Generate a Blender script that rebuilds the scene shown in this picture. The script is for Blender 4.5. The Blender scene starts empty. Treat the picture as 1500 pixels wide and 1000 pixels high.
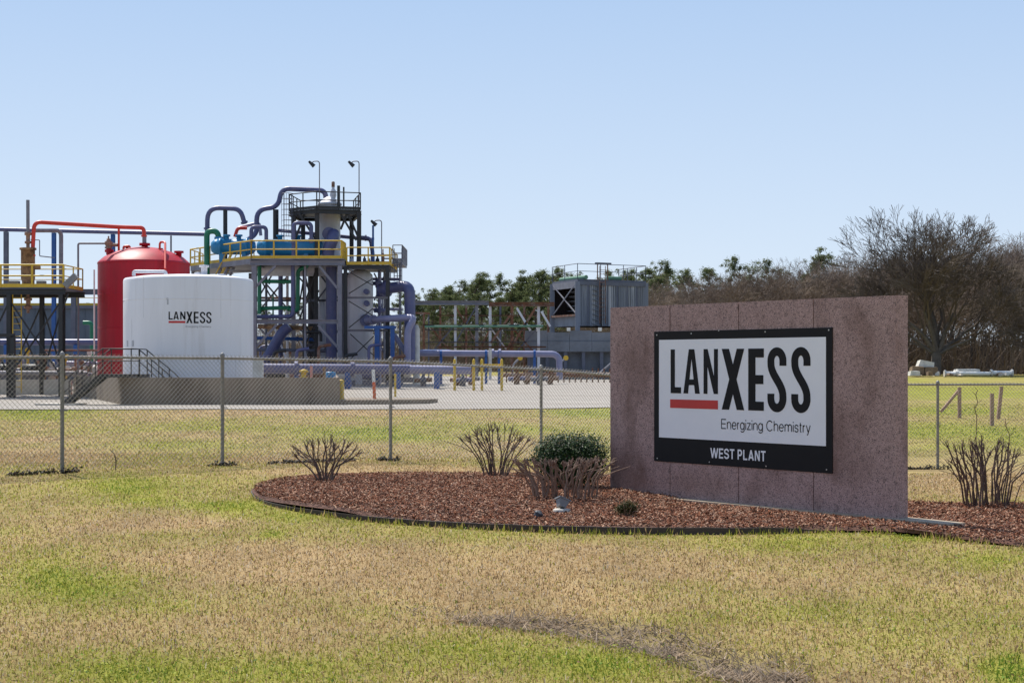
import bpy, bmesh, math, random
import numpy as np
from mathutils import Vector, Matrix

R = math.radians
random.seed(7)
rng = np.random.default_rng(11)
scene = bpy.context.scene
COL = scene.collection

# ------------------------------------------------------------------ camera, sky, sun, exposure
F = 2350.0            # focal length in photograph pixels (photo is 1500 wide)
CX, HY = 750.0, 534.0 # principal column and horizon row of the photograph
CZ = 1.69             # camera height above the foot of the sign
cam = bpy.data.cameras.new('camera')
cam.sensor_width = 36.0
cam.lens = 36.0 * F / 1500.0
cam.shift_y = 34.0 / 1500.0
cam.clip_start = 0.1
cam.clip_end = 6000
camo = bpy.data.objects.new('camera', cam)
COL.objects.link(camo)
camo.location = (0, 0, CZ)
camo.rotation_euler = (R(90), 0, 0)
scene.camera = camo

SUN_EL, SUN_AZ = R(57), math.atan2(-0.535, 0.845)     # azimuth from +Y towards +X
world = bpy.data.worlds.new('World')
scene.world = world
world.use_nodes = True
wn = world.node_tree
wn.nodes.clear()
wo = wn.nodes.new('ShaderNodeOutputWorld')
wb = wn.nodes.new('ShaderNodeBackground')
ws = wn.nodes.new('ShaderNodeTexSky')
ws.sky_type = 'NISHITA'
ws.sun_disc = False
ws.sun_elevation = SUN_EL
ws.sun_rotation = SUN_AZ
ws.altitude = 0
ws.air_density = 1.0
ws.dust_density = 0.6
ws.ozone_density = 1.6
wb.inputs['Strength'].default_value = 0.13
# the last degrees above the horizon pale to a bluish white haze, the same all round
wt = wn.nodes.new('ShaderNodeTexCoord'); wsep = wn.nodes.new('ShaderNodeSeparateXYZ')
wn.links.new(wt.outputs['Generated'], wsep.inputs[0])
wr = wn.nodes.new('ShaderNodeMapRange'); wr.interpolation_type = 'SMOOTHSTEP'
wr.inputs['From Min'].default_value = 0.25; wr.inputs['From Max'].default_value = 0.8
wr.inputs['To Min'].default_value = 0.93; wr.inputs['To Max'].default_value = 0.0
wn.links.new(wsep.outputs['Z'], wr.inputs['Value'])
wc = wn.nodes.new('ShaderNodeMapRange'); wc.data_type = 'FLOAT_VECTOR'
wc.inputs['From Min'].default_value = (0, 0, 0); wc.inputs['From Max'].default_value = (.26, .26, .26)
wc.inputs[9].default_value = (4.2, 4.8, 5.55); wc.inputs[10].default_value = (2.3, 3.3, 4.9)
wcz = wn.nodes.new('ShaderNodeCombineXYZ')
for k in range(3): wn.links.new(wsep.outputs['Z'], wcz.inputs[k])
wn.links.new(wcz.outputs[0], wc.inputs[6])
wm = wn.nodes.new('ShaderNodeMix'); wm.data_type = 'RGBA'
wn.links.new(wr.outputs[0], wm.inputs[0]); wn.links.new(ws.outputs[0], wm.inputs[6])
wn.links.new(wc.outputs[1], wm.inputs[7])
wn.links.new(wm.outputs[2], wb.inputs['Color'])
wn.links.new(wb.outputs[0], wo.inputs['Surface'])
sun = bpy.data.lights.new('sun', 'SUN')
sun.energy = 4.8
sun.angle = R(0.53)
sun.color = (1.0, 0.95, 0.87)
suno = bpy.data.objects.new('sun', sun)
COL.objects.link(suno)
sd = Vector((math.sin(SUN_AZ) * math.cos(SUN_EL), math.cos(SUN_AZ) * math.cos(SUN_EL), math.sin(SUN_EL)))
suno.rotation_euler = sd.to_track_quat('Z', 'Y').to_euler()
suno.location = (-20, 30, 60)
scene.view_settings.view_transform = 'Standard'
scene.view_settings.look = 'None'
scene.view_settings.exposure = 0.42
scene.view_settings.gamma = 1.0
scene.render.engine = 'CYCLES'

# ------------------------------------------------------------------ helpers
def P(x, y, Y):
    """photograph pixel + distance along the view axis -> point"""
    return Vector(((x - CX) / F * Y, Y, CZ + (HY - y) / F * Y))
def S(px, Y):
    return px * Y / F

def sm(a, b, x):
    t = np.clip((x - a) / (b - a), 0, 1)
    return t * t * (3 - 2 * t)

_perm = rng.random((256, 256))
def vnoise(x, y):
    xi = np.floor(x).astype(int); yi = np.floor(y).astype(int)
    fx = x - xi; fy = y - yi
    fx = fx * fx * (3 - 2 * fx); fy = fy * fy * (3 - 2 * fy)
    a = _perm[xi % 256, yi % 256]; b = _perm[(xi + 1) % 256, yi % 256]
    c = _perm[xi % 256, (yi + 1) % 256]; d = _perm[(xi + 1) % 256, (yi + 1) % 256]
    return (a * (1 - fx) + b * fx) * (1 - fy) + (c * (1 - fx) + d * fx) * fy
def fnoise(x, y, s, o=4):
    r = 0; amp = 0.5; tot = 0
    for k in range(o):
        r = r + amp * vnoise(x / s + 17.3 * k, y / s + 5.1 * k); tot += amp
        amp *= 0.55; s = s * 0.5
    return r / tot

# swale of dead grass in the foreground (photo pixels -> ground)
SW = [(560, 893), (690, 903), (800, 912), (900, 924), (980, 944), (1060, 968), (1150, 1000), (1260, 1040)]
SWG = np.array([((x - CX) / F * (F * 1.75 / (y - HY)), F * 1.75 / (y - HY)) for x, y in SW])
def swale_d(x, y):
    best = np.full(np.shape(x), 1e9)
    for (x0, y0), (x1, y1) in zip(SWG[:-1], SWG[1:]):
        dx, dy = x1 - x0, y1 - y0
        t = np.clip(((x - x0) * dx + (y - y0) * dy) / (dx * dx + dy * dy), 0, 1)
        best = np.minimum(best, np.hypot(x - x0 - t * dx, y - y0 - t * dy))
    return best
def gz(x, y):
    """terrain height"""
    x = np.asarray(x, float); y = np.asarray(y, float)
    zl = np.interp(y, [0, 18, 22, 26, 30, 50, 67, 80, 92, 110, 150, 250, 600, 3000],
                   [-.06, -.06, -.03, .02, -.03, -.04, -.01, .2, .5, .62, .73, .85, 1.0, 1.1])
    zr = np.interp(y, [0, 17, 20, 34, 40, 60, 100, 150, 250, 600, 3000],
                   [-.06, -.06, -.09, -.53, -.52, -.3, .2, .73, .85, 1.0, 1.1])
    w = sm(-4.0, 6.0, x - np.clip((y - 34) * .2, 0, 20))
    z = zl * (1 - w) + zr * w
    near = 1 - sm(26, 60, y)
    z = z + near * .05 * (fnoise(x, y, 4.0, 3) - .5)
    z = z - .07 * np.exp(-(swale_d(x, y) / .22) ** 2) * sm(-.9, .6, x)
    return z
def gzf(x, y):
    return float(gz(np.array([x]), np.array([y]))[0])

MATS = {}
def mat(name, col, rough=.6, metal=0., var=.25, scale=3., bump=.0, bscale=40., dirt=None, dscale=1.2, dlo=.5, dhi=.7,
        stretch=None, spec=.5, coat=0.):
    """principled material with large and fine colour variation, optional dirt/rust colour and relief"""
    m = bpy.data.materials.new(name)
    m.use_nodes = True
    nt = m.node_tree; N = nt.nodes; L = nt.links
    b = N['Principled BSDF']
    tc = N.new('ShaderNodeTexCoord')
    mp = N.new('ShaderNodeMapping')
    if stretch: mp.inputs['Scale'].default_value = stretch
    L.new(tc.outputs['Object'], mp.inputs['Vector'])
    n1 = N.new('ShaderNodeTexNoise'); n1.inputs['Scale'].default_value = scale
    n1.inputs['Detail'].default_value = 6; n1.inputs['Roughness'].default_value = .65
    L.new(mp.outputs[0], n1.inputs['Vector'])
    mr = N.new('ShaderNodeMapRange')
    mr.inputs['From Min'].default_value = .3; mr.inputs['From Max'].default_value = .7
    mr.inputs['To Min'].default_value = 1 - var; mr.inputs['To Max'].default_value = 1 + var * .6
    L.new(n1.outputs['Fac'], mr.inputs['Value'])
    mx = N.new('ShaderNodeMix'); mx.data_type = 'RGBA'; mx.blend_type = 'MULTIPLY'
    mx.inputs[0].default_value = 1
    mx.inputs[6].default_value = (*col, 1)
    L.new(mr.outputs[0], mx.inputs[7])
    out = mx.outputs[2]
    if dirt:
        n2 = N.new('ShaderNodeTexNoise'); n2.inputs['Scale'].default_value = dscale
        n2.inputs['Detail'].default_value = 8; n2.inputs['Roughness'].default_value = .7
        L.new(mp.outputs[0], n2.inputs['Vector'])
        m2 = N.new('ShaderNodeMapRange')
        m2.inputs['From Min'].default_value = dlo; m2.inputs['From Max'].default_value = dhi
        L.new(n2.outputs['Fac'], m2.inputs['Value'])
        x2 = N.new('ShaderNodeMix'); x2.data_type = 'RGBA'
        L.new(m2.outputs[0], x2.inputs[0]); L.new(out, x2.inputs[6])
        x2.inputs[7].default_value = (*dirt, 1)
        out = x2.outputs[2]
    L.new(out, b.inputs['Base Color'])
    b.inputs['Roughness'].default_value = rough
    b.inputs['Metallic'].default_value = metal
    b.inputs['Specular IOR Level'].default_value = spec
    if coat: b.inputs['Coat Weight'].default_value = coat
    if bump:
        n3 = N.new('ShaderNodeTexNoise'); n3.inputs['Scale'].default_value = bscale
        n3.inputs['Detail'].default_value = 5
        L.new(tc.outputs['Object'], n3.inputs['Vector'])
        bp = N.new('ShaderNodeBump'); bp.inputs['Strength'].default_value = bump
        bp.inputs['Distance'].default_value = .02
        L.new(n3.outputs['Fac'], bp.inputs['Height'])
        L.new(bp.outputs[0], b.inputs['Normal'])
    MATS[name] = m
    return m
def leafmat(name, rough=.6, trans=.3, spec=.2):
    """colour from the 'Col' attribute, part of the light passing through"""
    m = bpy.data.materials.new(name); m.use_nodes = True
    nt = m.node_tree; N = nt.nodes; L = nt.links
    b = N['Principled BSDF']; o = N['Material Output']
    a = N.new('ShaderNodeAttribute'); a.attribute_name = 'Col'
    L.new(a.outputs['Color'], b.inputs['Base Color'])
    b.inputs['Roughness'].default_value = rough
    b.inputs['Specular IOR Level'].default_value = spec
    t = N.new('ShaderNodeBsdfTranslucent'); L.new(a.outputs['Color'], t.inputs['Color'])
    mx = N.new('ShaderNodeMixShader'); mx.inputs[0].default_value = trans
    L.new(b.outputs[0], mx.inputs[1]); L.new(t.outputs[0], mx.inputs[2])
    L.new(mx.outputs[0], o.inputs['Surface'])
    MATS[name] = m
    return m

ORG = {}
def tag(o, label=None, cat=None, group=None, kind=None):
    if label: o['label'] = label
    if cat: o['category'] = cat
    if group: o['group'] = group
    if kind: o['kind'] = kind
    return o
def thing(name, label, cat, loc, group=None):
    o = bpy.data.objects.new(name, None)
    o.empty_display_size = .2
    COL.objects.link(o)
    o.location = loc
    ORG[o.name] = Vector(loc)
    return tag(o, label, cat, group)
def link(name, me, parent=None, origin=None, m=None):
    o = bpy.data.objects.new(name, me)
    COL.objects.link(o)
    if m is not None: me.materials.append(MATS[m] if isinstance(m, str) else m)
    if parent is not None:
        o.parent = parent
        ORG[o.name] = ORG[parent.name]
    else:
        o.location = origin if origin is not None else (0, 0, 0)
        ORG[o.name] = Vector(o.location)
    return o
def dup(root, loc, rotz=0., scale=1., label=None):
    r = root.copy(); COL.objects.link(r)
    r.location = loc; r.rotation_euler = (0, 0, rotz)
    r.scale = (scale,) * 3 if not hasattr(scale, '__len__') else scale
    if label: r['label'] = label
    for ch in list(root.children):
        c = ch.copy(); COL.objects.link(c); c.parent = r
        for g in list(ch.children):
            d = g.copy(); COL.objects.link(d); d.parent = c
    return r

def np_mesh(name, V, Fc, smooth=False, col=None):
    me = bpy.data.meshes.new(name)
    V = np.asarray(V, np.float32); Fc = np.asarray(Fc, np.int32)
    n, k = Fc.shape
    me.vertices.add(len(V)); me.vertices.foreach_set('co', V.ravel())
    me.loops.add(n * k); me.loops.foreach_set('vertex_index', Fc.ravel())
    me.polygons.add(n)
    me.polygons.foreach_set('loop_start', np.arange(0, n * k, k, dtype=np.int32))
    me.polygons.foreach_set('loop_total', np.full(n, k, np.int32))
    me.polygons.foreach_set('use_smooth', np.full(n, smooth))
    if col is not None:
        a = me.color_attributes.new('Col', 'FLOAT_COLOR', 'POINT')
        c4 = np.ones((len(V), 4), np.float32); c4[:, :3] = col
        a.data.foreach_set('color', c4.ravel())
    me.update(); me.validate()
    return me

def rounded(pts, rad, k=5):
    pts = [Vector(p) for p in pts]
    out = [pts[0]]
    for i in range(1, len(pts) - 1):
        a, b, c = pts[i - 1], pts[i], pts[i + 1]
        u, w = (a - b), (c - b)
        r = min(rad, u.length * .48, w.length * .48)
        p0 = b + u.normalized() * r; p1 = b + w.normalized() * r
        for j in range(k + 1):
            t = j / k
            out.append(p0 * (1 - t) ** 2 + b * 2 * t * (1 - t) + p1 * t * t)
    out.append(pts[-1])
    return out

class MB:
    def __init__(s): s.v = []; s.f = []; s.sm = []
    def quad(s, a, b, c, d):
        n = len(s.v); s.v += [Vector(a), Vector(b), Vector(c), Vector(d)]
        s.f.append((n, n + 1, n + 2, n + 3)); s.sm.append(False); return s
    def hexa(s, c8):
        n = len(s.v); s.v += [Vector(c) for c in c8]
        for q in ((0, 3, 2, 1), (4, 5, 6, 7), (0, 1, 5, 4), (1, 2, 6, 5), (2, 3, 7, 6), (3, 0, 4, 7)):
            s.f.append(tuple(n + i for i in q)); s.sm.append(False)
        return s
    def box(s, lo, hi):
        x0, y0, z0 = lo; x1, y1, z1 = hi
        return s.hexa([(x0, y0, z0), (x1, y0, z0), (x1, y1, z0), (x0, y1, z0), (x0, y0, z1), (x1, y0, z1), (x1, y1, z1), (x0, y1, z1)])
    def bar(s, p0, p1, w, h=None, up=(0, 0, 1)):
        """rectangular bar w wide (sideways) and h deep (along up)"""
        h = h or w
        p0, p1 = Vector(p0), Vector(p1)
        d = (p1 - p0).normalized(); up = Vector(up)
        if abs(d.dot(up)) > .98: up = Vector((0, 1, 0))
        a = d.cross(up).normalized() * w / 2; b = a.cross(d).normalized() * h / 2
        return s.hexa([p0 - a - b, p0 + a - b, p0 + a + b, p0 - a + b, p1 - a - b, p1 + a - b, p1 + a + b, p1 - a + b])
    def ibeam(s, p0, p1, w, h, t=None, up=(0, 0, 1)):
        t = t or h * .12
        p0, p1 = Vector(p0), Vector(p1)
        d = (p1 - p0).normalized(); upv = Vector(up)
        if abs(d.dot(upv)) > .98: upv = Vector((0, 1, 0))
        a = d.cross(upv).normalized(); b = a.cross(d).normalized()
        off = b * (h / 2 - t / 2)
        s.bar(p0 + off, p1 + off, w, t, b); s.bar(p0 - off, p1 - off, w, t, b)
        s.bar(p0, p1, w * .16, h - 2 * t, b)
        return s
    def tube(s, pts, r, n=10, cap=True):
        pts = [Vector(p) for p in pts]
        rs = r if hasattr(r, '__len__') else [r] * len(pts)
        t0 = (pts[1] - pts[0]).normalized()
        ref = Vector((0, 0, 1)) if abs(t0.z) < .9 else Vector((1, 0, 0))
        u = t0.cross(ref).normalized()
        base = len(s.v); rings = []
        for i, p in enumerate(pts):
            if i == 0: t = t0
            elif i == len(pts) - 1: t = (pts[i] - pts[i - 1]).normalized()
            else: t = ((pts[i + 1] - pts[i]).normalized() + (pts[i] - pts[i - 1]).normalized()).normalized()
            u = (u - t * u.dot(t)).normalized(); w = t.cross(u)
            rings.append([p + (u * math.cos(2 * math.pi * k / n) + w * math.sin(2 * math.pi * k / n)) * rs[i] for k in range(n)])
        for rg in rings: s.v += rg
        for i in range(len(rings) - 1):
            for k in range(n):
                a = base + i * n + k; b = base + i * n + (k + 1) % n
                s.f.append((a, b, b + n, a + n)); s.sm.append(n > 4)
        if cap:
            for rg, rev in ((rings[0], True), (rings[-1], False)):
                b0 = len(s.v); s.v += rg
                idx = tuple(range(b0, b0 + n))
                s.f.append(idx[::-1] if rev else idx); s.sm.append(False)
        return s
    def lathe(s, c, prof, n=32, axis='Z', a0=0., a1=2 * math.pi):
        """profile of (radius, height); split at repeated points for hard edges"""
        c = Vector(c)
        full = abs(a1 - a0 - 2 * math.pi) < 1e-6
        m = n if full else n + 1
        def pt(r, h, k):
            a = a0 + (a1 - a0) * k / n
            x, y = r * math.cos(a), r * math.sin(a)
            if axis == 'Z': return c + Vector((x, y, h))
            if axis == 'X': return c + Vector((h, x, y))
            return c + Vector((x, h, y))
        prev = None
        for (r, h) in prof:
            b0 = len(s.v)
            s.v += [pt(r, h, k) for k in range(m)]
            if prev is not None and prev[1] != (r, h):
                for k in range(n):
                    a = prev[0] + k; b = prev[0] + (k + 1) % m
                    q = (a, b, b0 + (k + 1) % m, b0 + k)
                    s.f.append(q if axis != 'Y' else q[::-1]); s.sm.append(True)
            prev = (b0, (r, h))
        return s
    def poly(s, pts):
        n = len(s.v); s.v += [Vector(p) for p in pts]
        s.f.append(tuple(range(n, n + len(pts)))); s.sm.append(False); return s
    def prism(s, pts, off):
        """polygon (front) extruded by off"""
        off = Vector(off); n = len(pts)
        s.poly(pts); s.poly([Vector(p) + off for p in pts][::-1])
        for i in range(n):
            a, b = Vector(pts[i]), Vector(pts[(i + 1) % n])
            s.quad(b, a, a + off, b + off)
        return s
    def mesh(s, name, origin=(0, 0, 0)):
        o = Vector(origin)
        me = bpy.data.meshes.new(name)
        me.from_pydata([v - o for v in s.v], [], s.f)
        me.polygons.foreach_set('use_smooth', s.sm)
        me.update(); me.validate()
        return me
    def build(s, name, m, parent=None, origin=None):
        if parent is not None: og = ORG[parent.name]
        else: og = Vector(origin) if origin is not None else Vector((0, 0, 0))
        return link(name, s.mesh(name, og), parent, og, m)

# ------------------------------------------------------------------ materials
mat('granite_joint', (.10, .06, .05), .9)
mat('sign_black', (.010, .0095, .0105), .6, var=.15, spec=.2)
mat('sign_white', (.80, .81, .83), .35, var=.03)
mat('sign_red', (.55, .018, .022), .35, var=.1)
mat('lettering_grey', (.45, .45, .47), .5, var=.1)
mat('bolt_steel', (.5, .5, .5), .35, .8)
mat('footing_concrete', (.36, .29, .21), .9, var=.25, scale=6, bump=.4, bscale=60)
mat('galvanised', (.24, .23, .215), .5, .3, var=.3, scale=5)
mat('fence_wire', (.33, .31, .28), .5, .3, var=.15)
mat('edging', (.040, .024, .019), .55, var=.3, scale=5)
mat('mulch_soil', (.10, .040, .022), .95, var=.5, scale=20, bump=.8, bscale=40)
mat('stone_dark', (.05, .055, .065), .6, var=.4, scale=12, bump=.4)
mat('lamp_grey', (.20, .20, .20), .5, var=.2, scale=8)
mat('lamp_glass', (.25, .27, .28), .1, var=.05)
mat('concrete_wall', (.225, .18, .135), .9, var=.3, scale=1.0, bump=.3, bscale=20, dirt=(.11, .085, .065), dscale=.7, dlo=.5, dhi=.72, stretch=(1, 1, .4))
mat('concrete_pale', (.50, .46, .40), .9, var=.2, scale=2, bump=.3, bscale=20)
mat('gravel', (.31, .283, .25), .95, var=.22, scale=.35, bump=.5, bscale=14, dirt=(.235, .205, .175), dscale=.5, dlo=.46, dhi=.68, stretch=(.22, 1, 1))
mat('tank_white', (.77, .76, .78), .45, var=.05, scale=.6, dirt=(.60, .57, .56), dscale=.8, dlo=.55, dhi=.85, stretch=(2.5, 2.5, .25))
mat('tank_red', (.43, .009, .025), .48, var=.15, scale=.8, dirt=(.27, .014, .022), dscale=.9, dlo=.45, dhi=.75, stretch=(2.5, 2.5, .25), spec=.3)
mat('pipe_red', (.62, .035, .018), .42, var=.12)
mat('pipe_purple', (.085, .096, .215), .45, var=.2, scale=2, dirt=(.13, .115, .17), dscale=2, dlo=.5, dhi=.7)
mat('pipe_lavender', (.225, .225, .345), .45, var=.15, scale=2)
mat('pipe_blue', (.012, .085, .30), .4, var=.2, scale=2)
mat('drum_blue', (.015, .20, .40), .4, var=.2, scale=1.5)
mat('pipe_green', (.008, .17, .085), .45, var=.25, scale=2)
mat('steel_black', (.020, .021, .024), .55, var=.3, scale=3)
mat('steel_grey', (.20, .20, .235), .6, var=.25, scale=2, dirt=(.16, .10, .07), dscale=1.5, dlo=.6, dhi=.75)
mat('steel_slate', (.105, .115, .155), .6, var=.25, scale=2)
mat('steel_rust', (.19, .085, .05), .85, var=.5, scale=3, dirt=(.24, .19, .16), dscale=2, dlo=.5, dhi=.65)
mat('rail_yellow', (.62, .40, .03), .5, var=.15, scale=3, dirt=(.30, .17, .03), dscale=3, dlo=.6, dhi=.8)
mat('rail_black', (.018, .018, .02), .5)
mat('vessel_pale', (.58, .59, .64), .5, var=.12, scale=1.5, dirt=(.34, .27, .21), dscale=1.3, dlo=.62, dhi=.8, stretch=(2, 2, .3))
mat('vessel_rust', (.34, .20, .10), .8, var=.4, scale=4, dirt=(.10, .05, .03), dscale=3, dlo=.45, dhi=.65)
mat('tower_slate', (.18, .195, .23), .8, var=.25, scale=1, dirt=(.42, .43, .46), dscale=.6, dlo=.54, dhi=.62, stretch=(1.6, 1.6, .08))
mat('basin_grey', (.175, .19, .22), .85, var=.3, scale=.8, bump=.3, bscale=8)
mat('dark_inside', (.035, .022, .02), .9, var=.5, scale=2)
mat('copper_green', (.10, .22, .15), .7, var=.2)
mat('building_slate', (.10, .125, .16), .7, var=.2, scale=.8)
mat('orange_plastic', (.75, .12, .03), .5, var=.1)
mat('pink_plastic', (.62, .24, .20), .5, var=.1)
mat('white_plastic', (.75, .74, .70), .5, var=.1)
mat('junk_white', (.62, .60, .55), .8, var=.3, scale=2)
mat('junk_brown', (.22, .15, .09), .9, var=.4, scale=3)
mat('post_wood', (.34, .22, .17), .9, var=.3, scale=4)
mat('valve_brown', (.30, .17, .12), .7, var=.4, scale=6)
mat('twig_bark', (.13, .082, .062), .85, var=.5, scale=14, dirt=(.30, .24, .20), dscale=9, dlo=.55, dhi=.72)
mat('cane_bark', (.25, .165, .12), .85, var=.45, scale=14, dirt=(.12, .07, .05), dscale=9, dlo=.5, dhi=.7)
mat('tree_bark', (.12, .10, .085), .9, var=.4, scale=2, bump=.4, bscale=10)
mat('wood_twigs', (.205, .150, .110), .9, var=.35, scale=.25)
mat('big_twigs', (.115, .088, .070), .9, var=.3, scale=.4)
mat('pine_bark', (.13, .085, .06), .9, var=.35, scale=2)
leafmat('grass_blade', .7, .35, .15)
leafmat('bush_leaf', .5, .2, .25)
leafmat('pine_needle', .7, .6, .1)
leafmat('mulch_chip', .9, .0, .1)
leafmat('weed_leaf', .6, .25, .2)

def granite():
    m = bpy.data.materials.new('granite'); m.use_nodes = True
    nt = m.node_tree; N = nt.nodes; L = nt.links; b = N['Principled BSDF']
    tc = N.new('ShaderNodeTexCoord')
    v = N.new('ShaderNodeTexVoronoi'); v.inputs['Scale'].default_value = 130
    L.new(tc.outputs['Object'], v.inputs['Vector'])
    sep = N.new('ShaderNodeSeparateColor'); L.new(v.outputs['Color'], sep.inputs[0])
    cr = N.new('ShaderNodeValToRGB')
    e = cr.color_ramp.elements
    e[0].position = 0; e[0].color = (.06, .045, .046, 1)
    e[1].position = 1; e[1].color = (.50, .33, .30, 1)
    for pos, c in ((.10, (.11, .08, .078, 1)), (.17, (.29, .19, .17, 1)), (.6, (.345, .23, .205, 1)), (.85, (.40, .275, .245, 1))):
        k = e.new(pos); k.color = c
    L.new(sep.outputs[0], cr.inputs[0])
    n = N.new('ShaderNodeTexNoise'); n.inputs['Scale'].default_value = 16; n.inputs['Detail'].default_value = 7
    n.inputs['Roughness'].default_value = .75; n.inputs['Distortion'].default_value = .6
    L.new(tc.outputs['Object'], n.inputs['Vector'])
    mr = N.new('ShaderNodeMapRange'); mr.inputs['From Min'].default_value = .34; mr.inputs['From Max'].default_value = .48
    mr.inputs['To Min'].default_value = .55; mr.inputs['To Max'].default_value = 1.12
    L.new(n.outputs['Fac'], mr.inputs['Value'])
    mx = N.new('ShaderNodeMix'); mx.data_type = 'RGBA'; mx.blend_type = 'MULTIPLY'; mx.inputs[0].default_value = 1
    L.new(cr.outputs[0], mx.inputs[6]); L.new(mr.outputs[0], mx.inputs[7])
    # rusty run-off stains
    n2 = N.new('ShaderNodeTexNoise'); n2.inputs['Scale'].default_value = 1.7; n2.inputs['Detail'].default_value = 6
    mp = N.new('ShaderNodeMapping'); mp.inputs['Scale'].default_value = (1.6, 1.6, .7)
    L.new(tc.outputs['Object'], mp.inputs[0]); L.new(mp.outputs[0], n2.inputs['Vector'])
    m2 = N.new('ShaderNodeMapRange'); m2.inputs['From Min'].default_value = .52; m2.inputs['From Max'].default_value = .74
    m2.inputs['To Max'].default_value = .6
    L.new(n2.outputs['Fac'], m2.inputs['Value'])
    x2 = N.new('ShaderNodeMix'); x2.data_type = 'RGBA'
    L.new(m2.outputs[0], x2.inputs[0]); L.new(mx.outputs[2], x2.inputs[6]); x2.inputs[7].default_value = (.12, .062, .045, 1)
    # weathered brown run-off patches; lower left one also paints in light bounced off mulch
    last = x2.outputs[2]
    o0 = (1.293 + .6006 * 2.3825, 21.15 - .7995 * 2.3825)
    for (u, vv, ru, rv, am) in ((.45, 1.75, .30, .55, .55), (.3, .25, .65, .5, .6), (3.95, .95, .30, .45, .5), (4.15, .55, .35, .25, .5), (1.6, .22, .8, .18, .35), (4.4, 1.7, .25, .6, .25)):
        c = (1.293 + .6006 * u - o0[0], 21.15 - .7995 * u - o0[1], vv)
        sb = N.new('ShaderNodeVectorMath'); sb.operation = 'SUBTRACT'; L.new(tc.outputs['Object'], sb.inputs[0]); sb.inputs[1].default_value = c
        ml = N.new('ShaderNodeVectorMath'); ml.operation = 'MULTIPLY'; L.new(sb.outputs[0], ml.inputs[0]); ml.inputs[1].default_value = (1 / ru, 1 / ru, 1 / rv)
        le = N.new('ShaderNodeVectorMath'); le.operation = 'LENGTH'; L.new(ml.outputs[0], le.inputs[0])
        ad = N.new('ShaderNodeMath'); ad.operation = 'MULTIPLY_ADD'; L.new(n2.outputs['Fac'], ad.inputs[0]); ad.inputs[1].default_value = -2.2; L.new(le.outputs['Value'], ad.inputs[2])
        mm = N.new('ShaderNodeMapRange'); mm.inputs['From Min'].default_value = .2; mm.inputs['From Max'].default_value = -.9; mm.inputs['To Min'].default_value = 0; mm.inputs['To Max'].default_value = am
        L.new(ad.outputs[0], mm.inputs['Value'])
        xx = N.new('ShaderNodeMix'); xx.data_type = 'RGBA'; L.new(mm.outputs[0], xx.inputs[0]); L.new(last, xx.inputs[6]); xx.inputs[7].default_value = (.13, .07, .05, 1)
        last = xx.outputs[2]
    L.new(last, b.inputs['Base Color'])
    b.inputs['Roughness'].default_value = .62
    b.inputs['Specular IOR Level'].default_value = .3
    MATS['granite'] = m
granite()
# ------------------------------------------------------------------ ground
def topx(x, y):
    z = gz(x, y); y = np.maximum(y, 1)
    return CX + F * x / y, HY + F * (CZ - z) / y
BLOBS = [  # photo px, py, sx, sy, amount of green
    (180, 712, 90, 16, .55), (330, 742, 70, 12, .9), (215, 735, 50, 10, .4), (430, 755, 60, 8, .4), (400, 783, 18, 6, .8),
    (120, 860, 110, 28, .7), (60, 830, 60, 30, .4), (250, 890, 60, 14, .4), (160, 980, 130, 30, .6), (450, 985, 160, 30, .5),
    (700, 950, 130, 30, .7), (880, 975, 110, 30, .65), (540, 900, 60, 14, .3), (1340, 786, 40, 9, 1.0), (1265, 782, 50, 6, .5),
    (1480, 985, 40, 22, 1.6), (1440, 822, 70, 14, .55), (1140, 800, 80, 10, .25), (1000, 870, 120, 26, .25), (700, 785, 200, 8, .3),
    (1180, 895, 60, 16, .3), (20, 780, 50, 10, .3), (600, 765, 120, 5, .35),
    (1020, 905, 90, 10, .3), (1300, 940, 60, 15, .15),
    (60, 606, 90, 9, .8), (560, 636, 120, 10, .9), (640, 622, 120, 8, .4), (250, 650, 120, 10, .35), (300, 625, 120, 8, .35), (860, 605, 60, 10, .9), (800, 628, 90, 8, .5), (900, 640, 60, 20, .3),
    (1420, 575, 120, 9, .8), (1400, 602, 120, 9, .55), (1400, 632, 120, 12, .9), (1500, 650, 60, 12, .5), (1380, 655, 60, 6, .4), (1180, 610, 200, 50, .4)]
TANS = [(480, 830, 190, 38, .4), (1150, 850, 220, 30, .32), (250, 768, 120, 9, .3), (700, 690, 300, 10, .5), (1400, 712, 150, 18, .6), (900, 830, 160, 20, .2),
        (60, 668, 150, 12, .4), (450, 604, 250, 5, .5), (300, 640, 60, 5, .2), (600, 655, 200, 12, .2)]
def lawn_green(x, y):
    px, py = topx(x, y)
    g = .33 + 0 * px
    for bx, by, sx, sy, a in BLOBS:
        g = g + a * np.exp(-((px - bx) / sx) ** 2 - ((py - by) / sy) ** 2)
    for bx, by, sx, sy, a in TANS:
        g = g - a * np.exp(-((px - bx) / sx) ** 2 - ((py - by) / sy) ** 2)
    n = fnoise(x, y * .6, 2.2, 4)
    g = g + (n - .5) * 1.1
    far = sm(45, 120, y)
    g = g + far * .25
    g = g + .25 * (fnoise(x + 40, y + 9, .5, 2) - .5)
    return np.clip(g, 0, 1.3)
DRY = np.array([.51, .36, .18]); GRN = np.array([.345, .345, .055]); LUSH = np.array([.15, .245, .03])
DEAD = np.array([.28, .22, .165])

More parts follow.
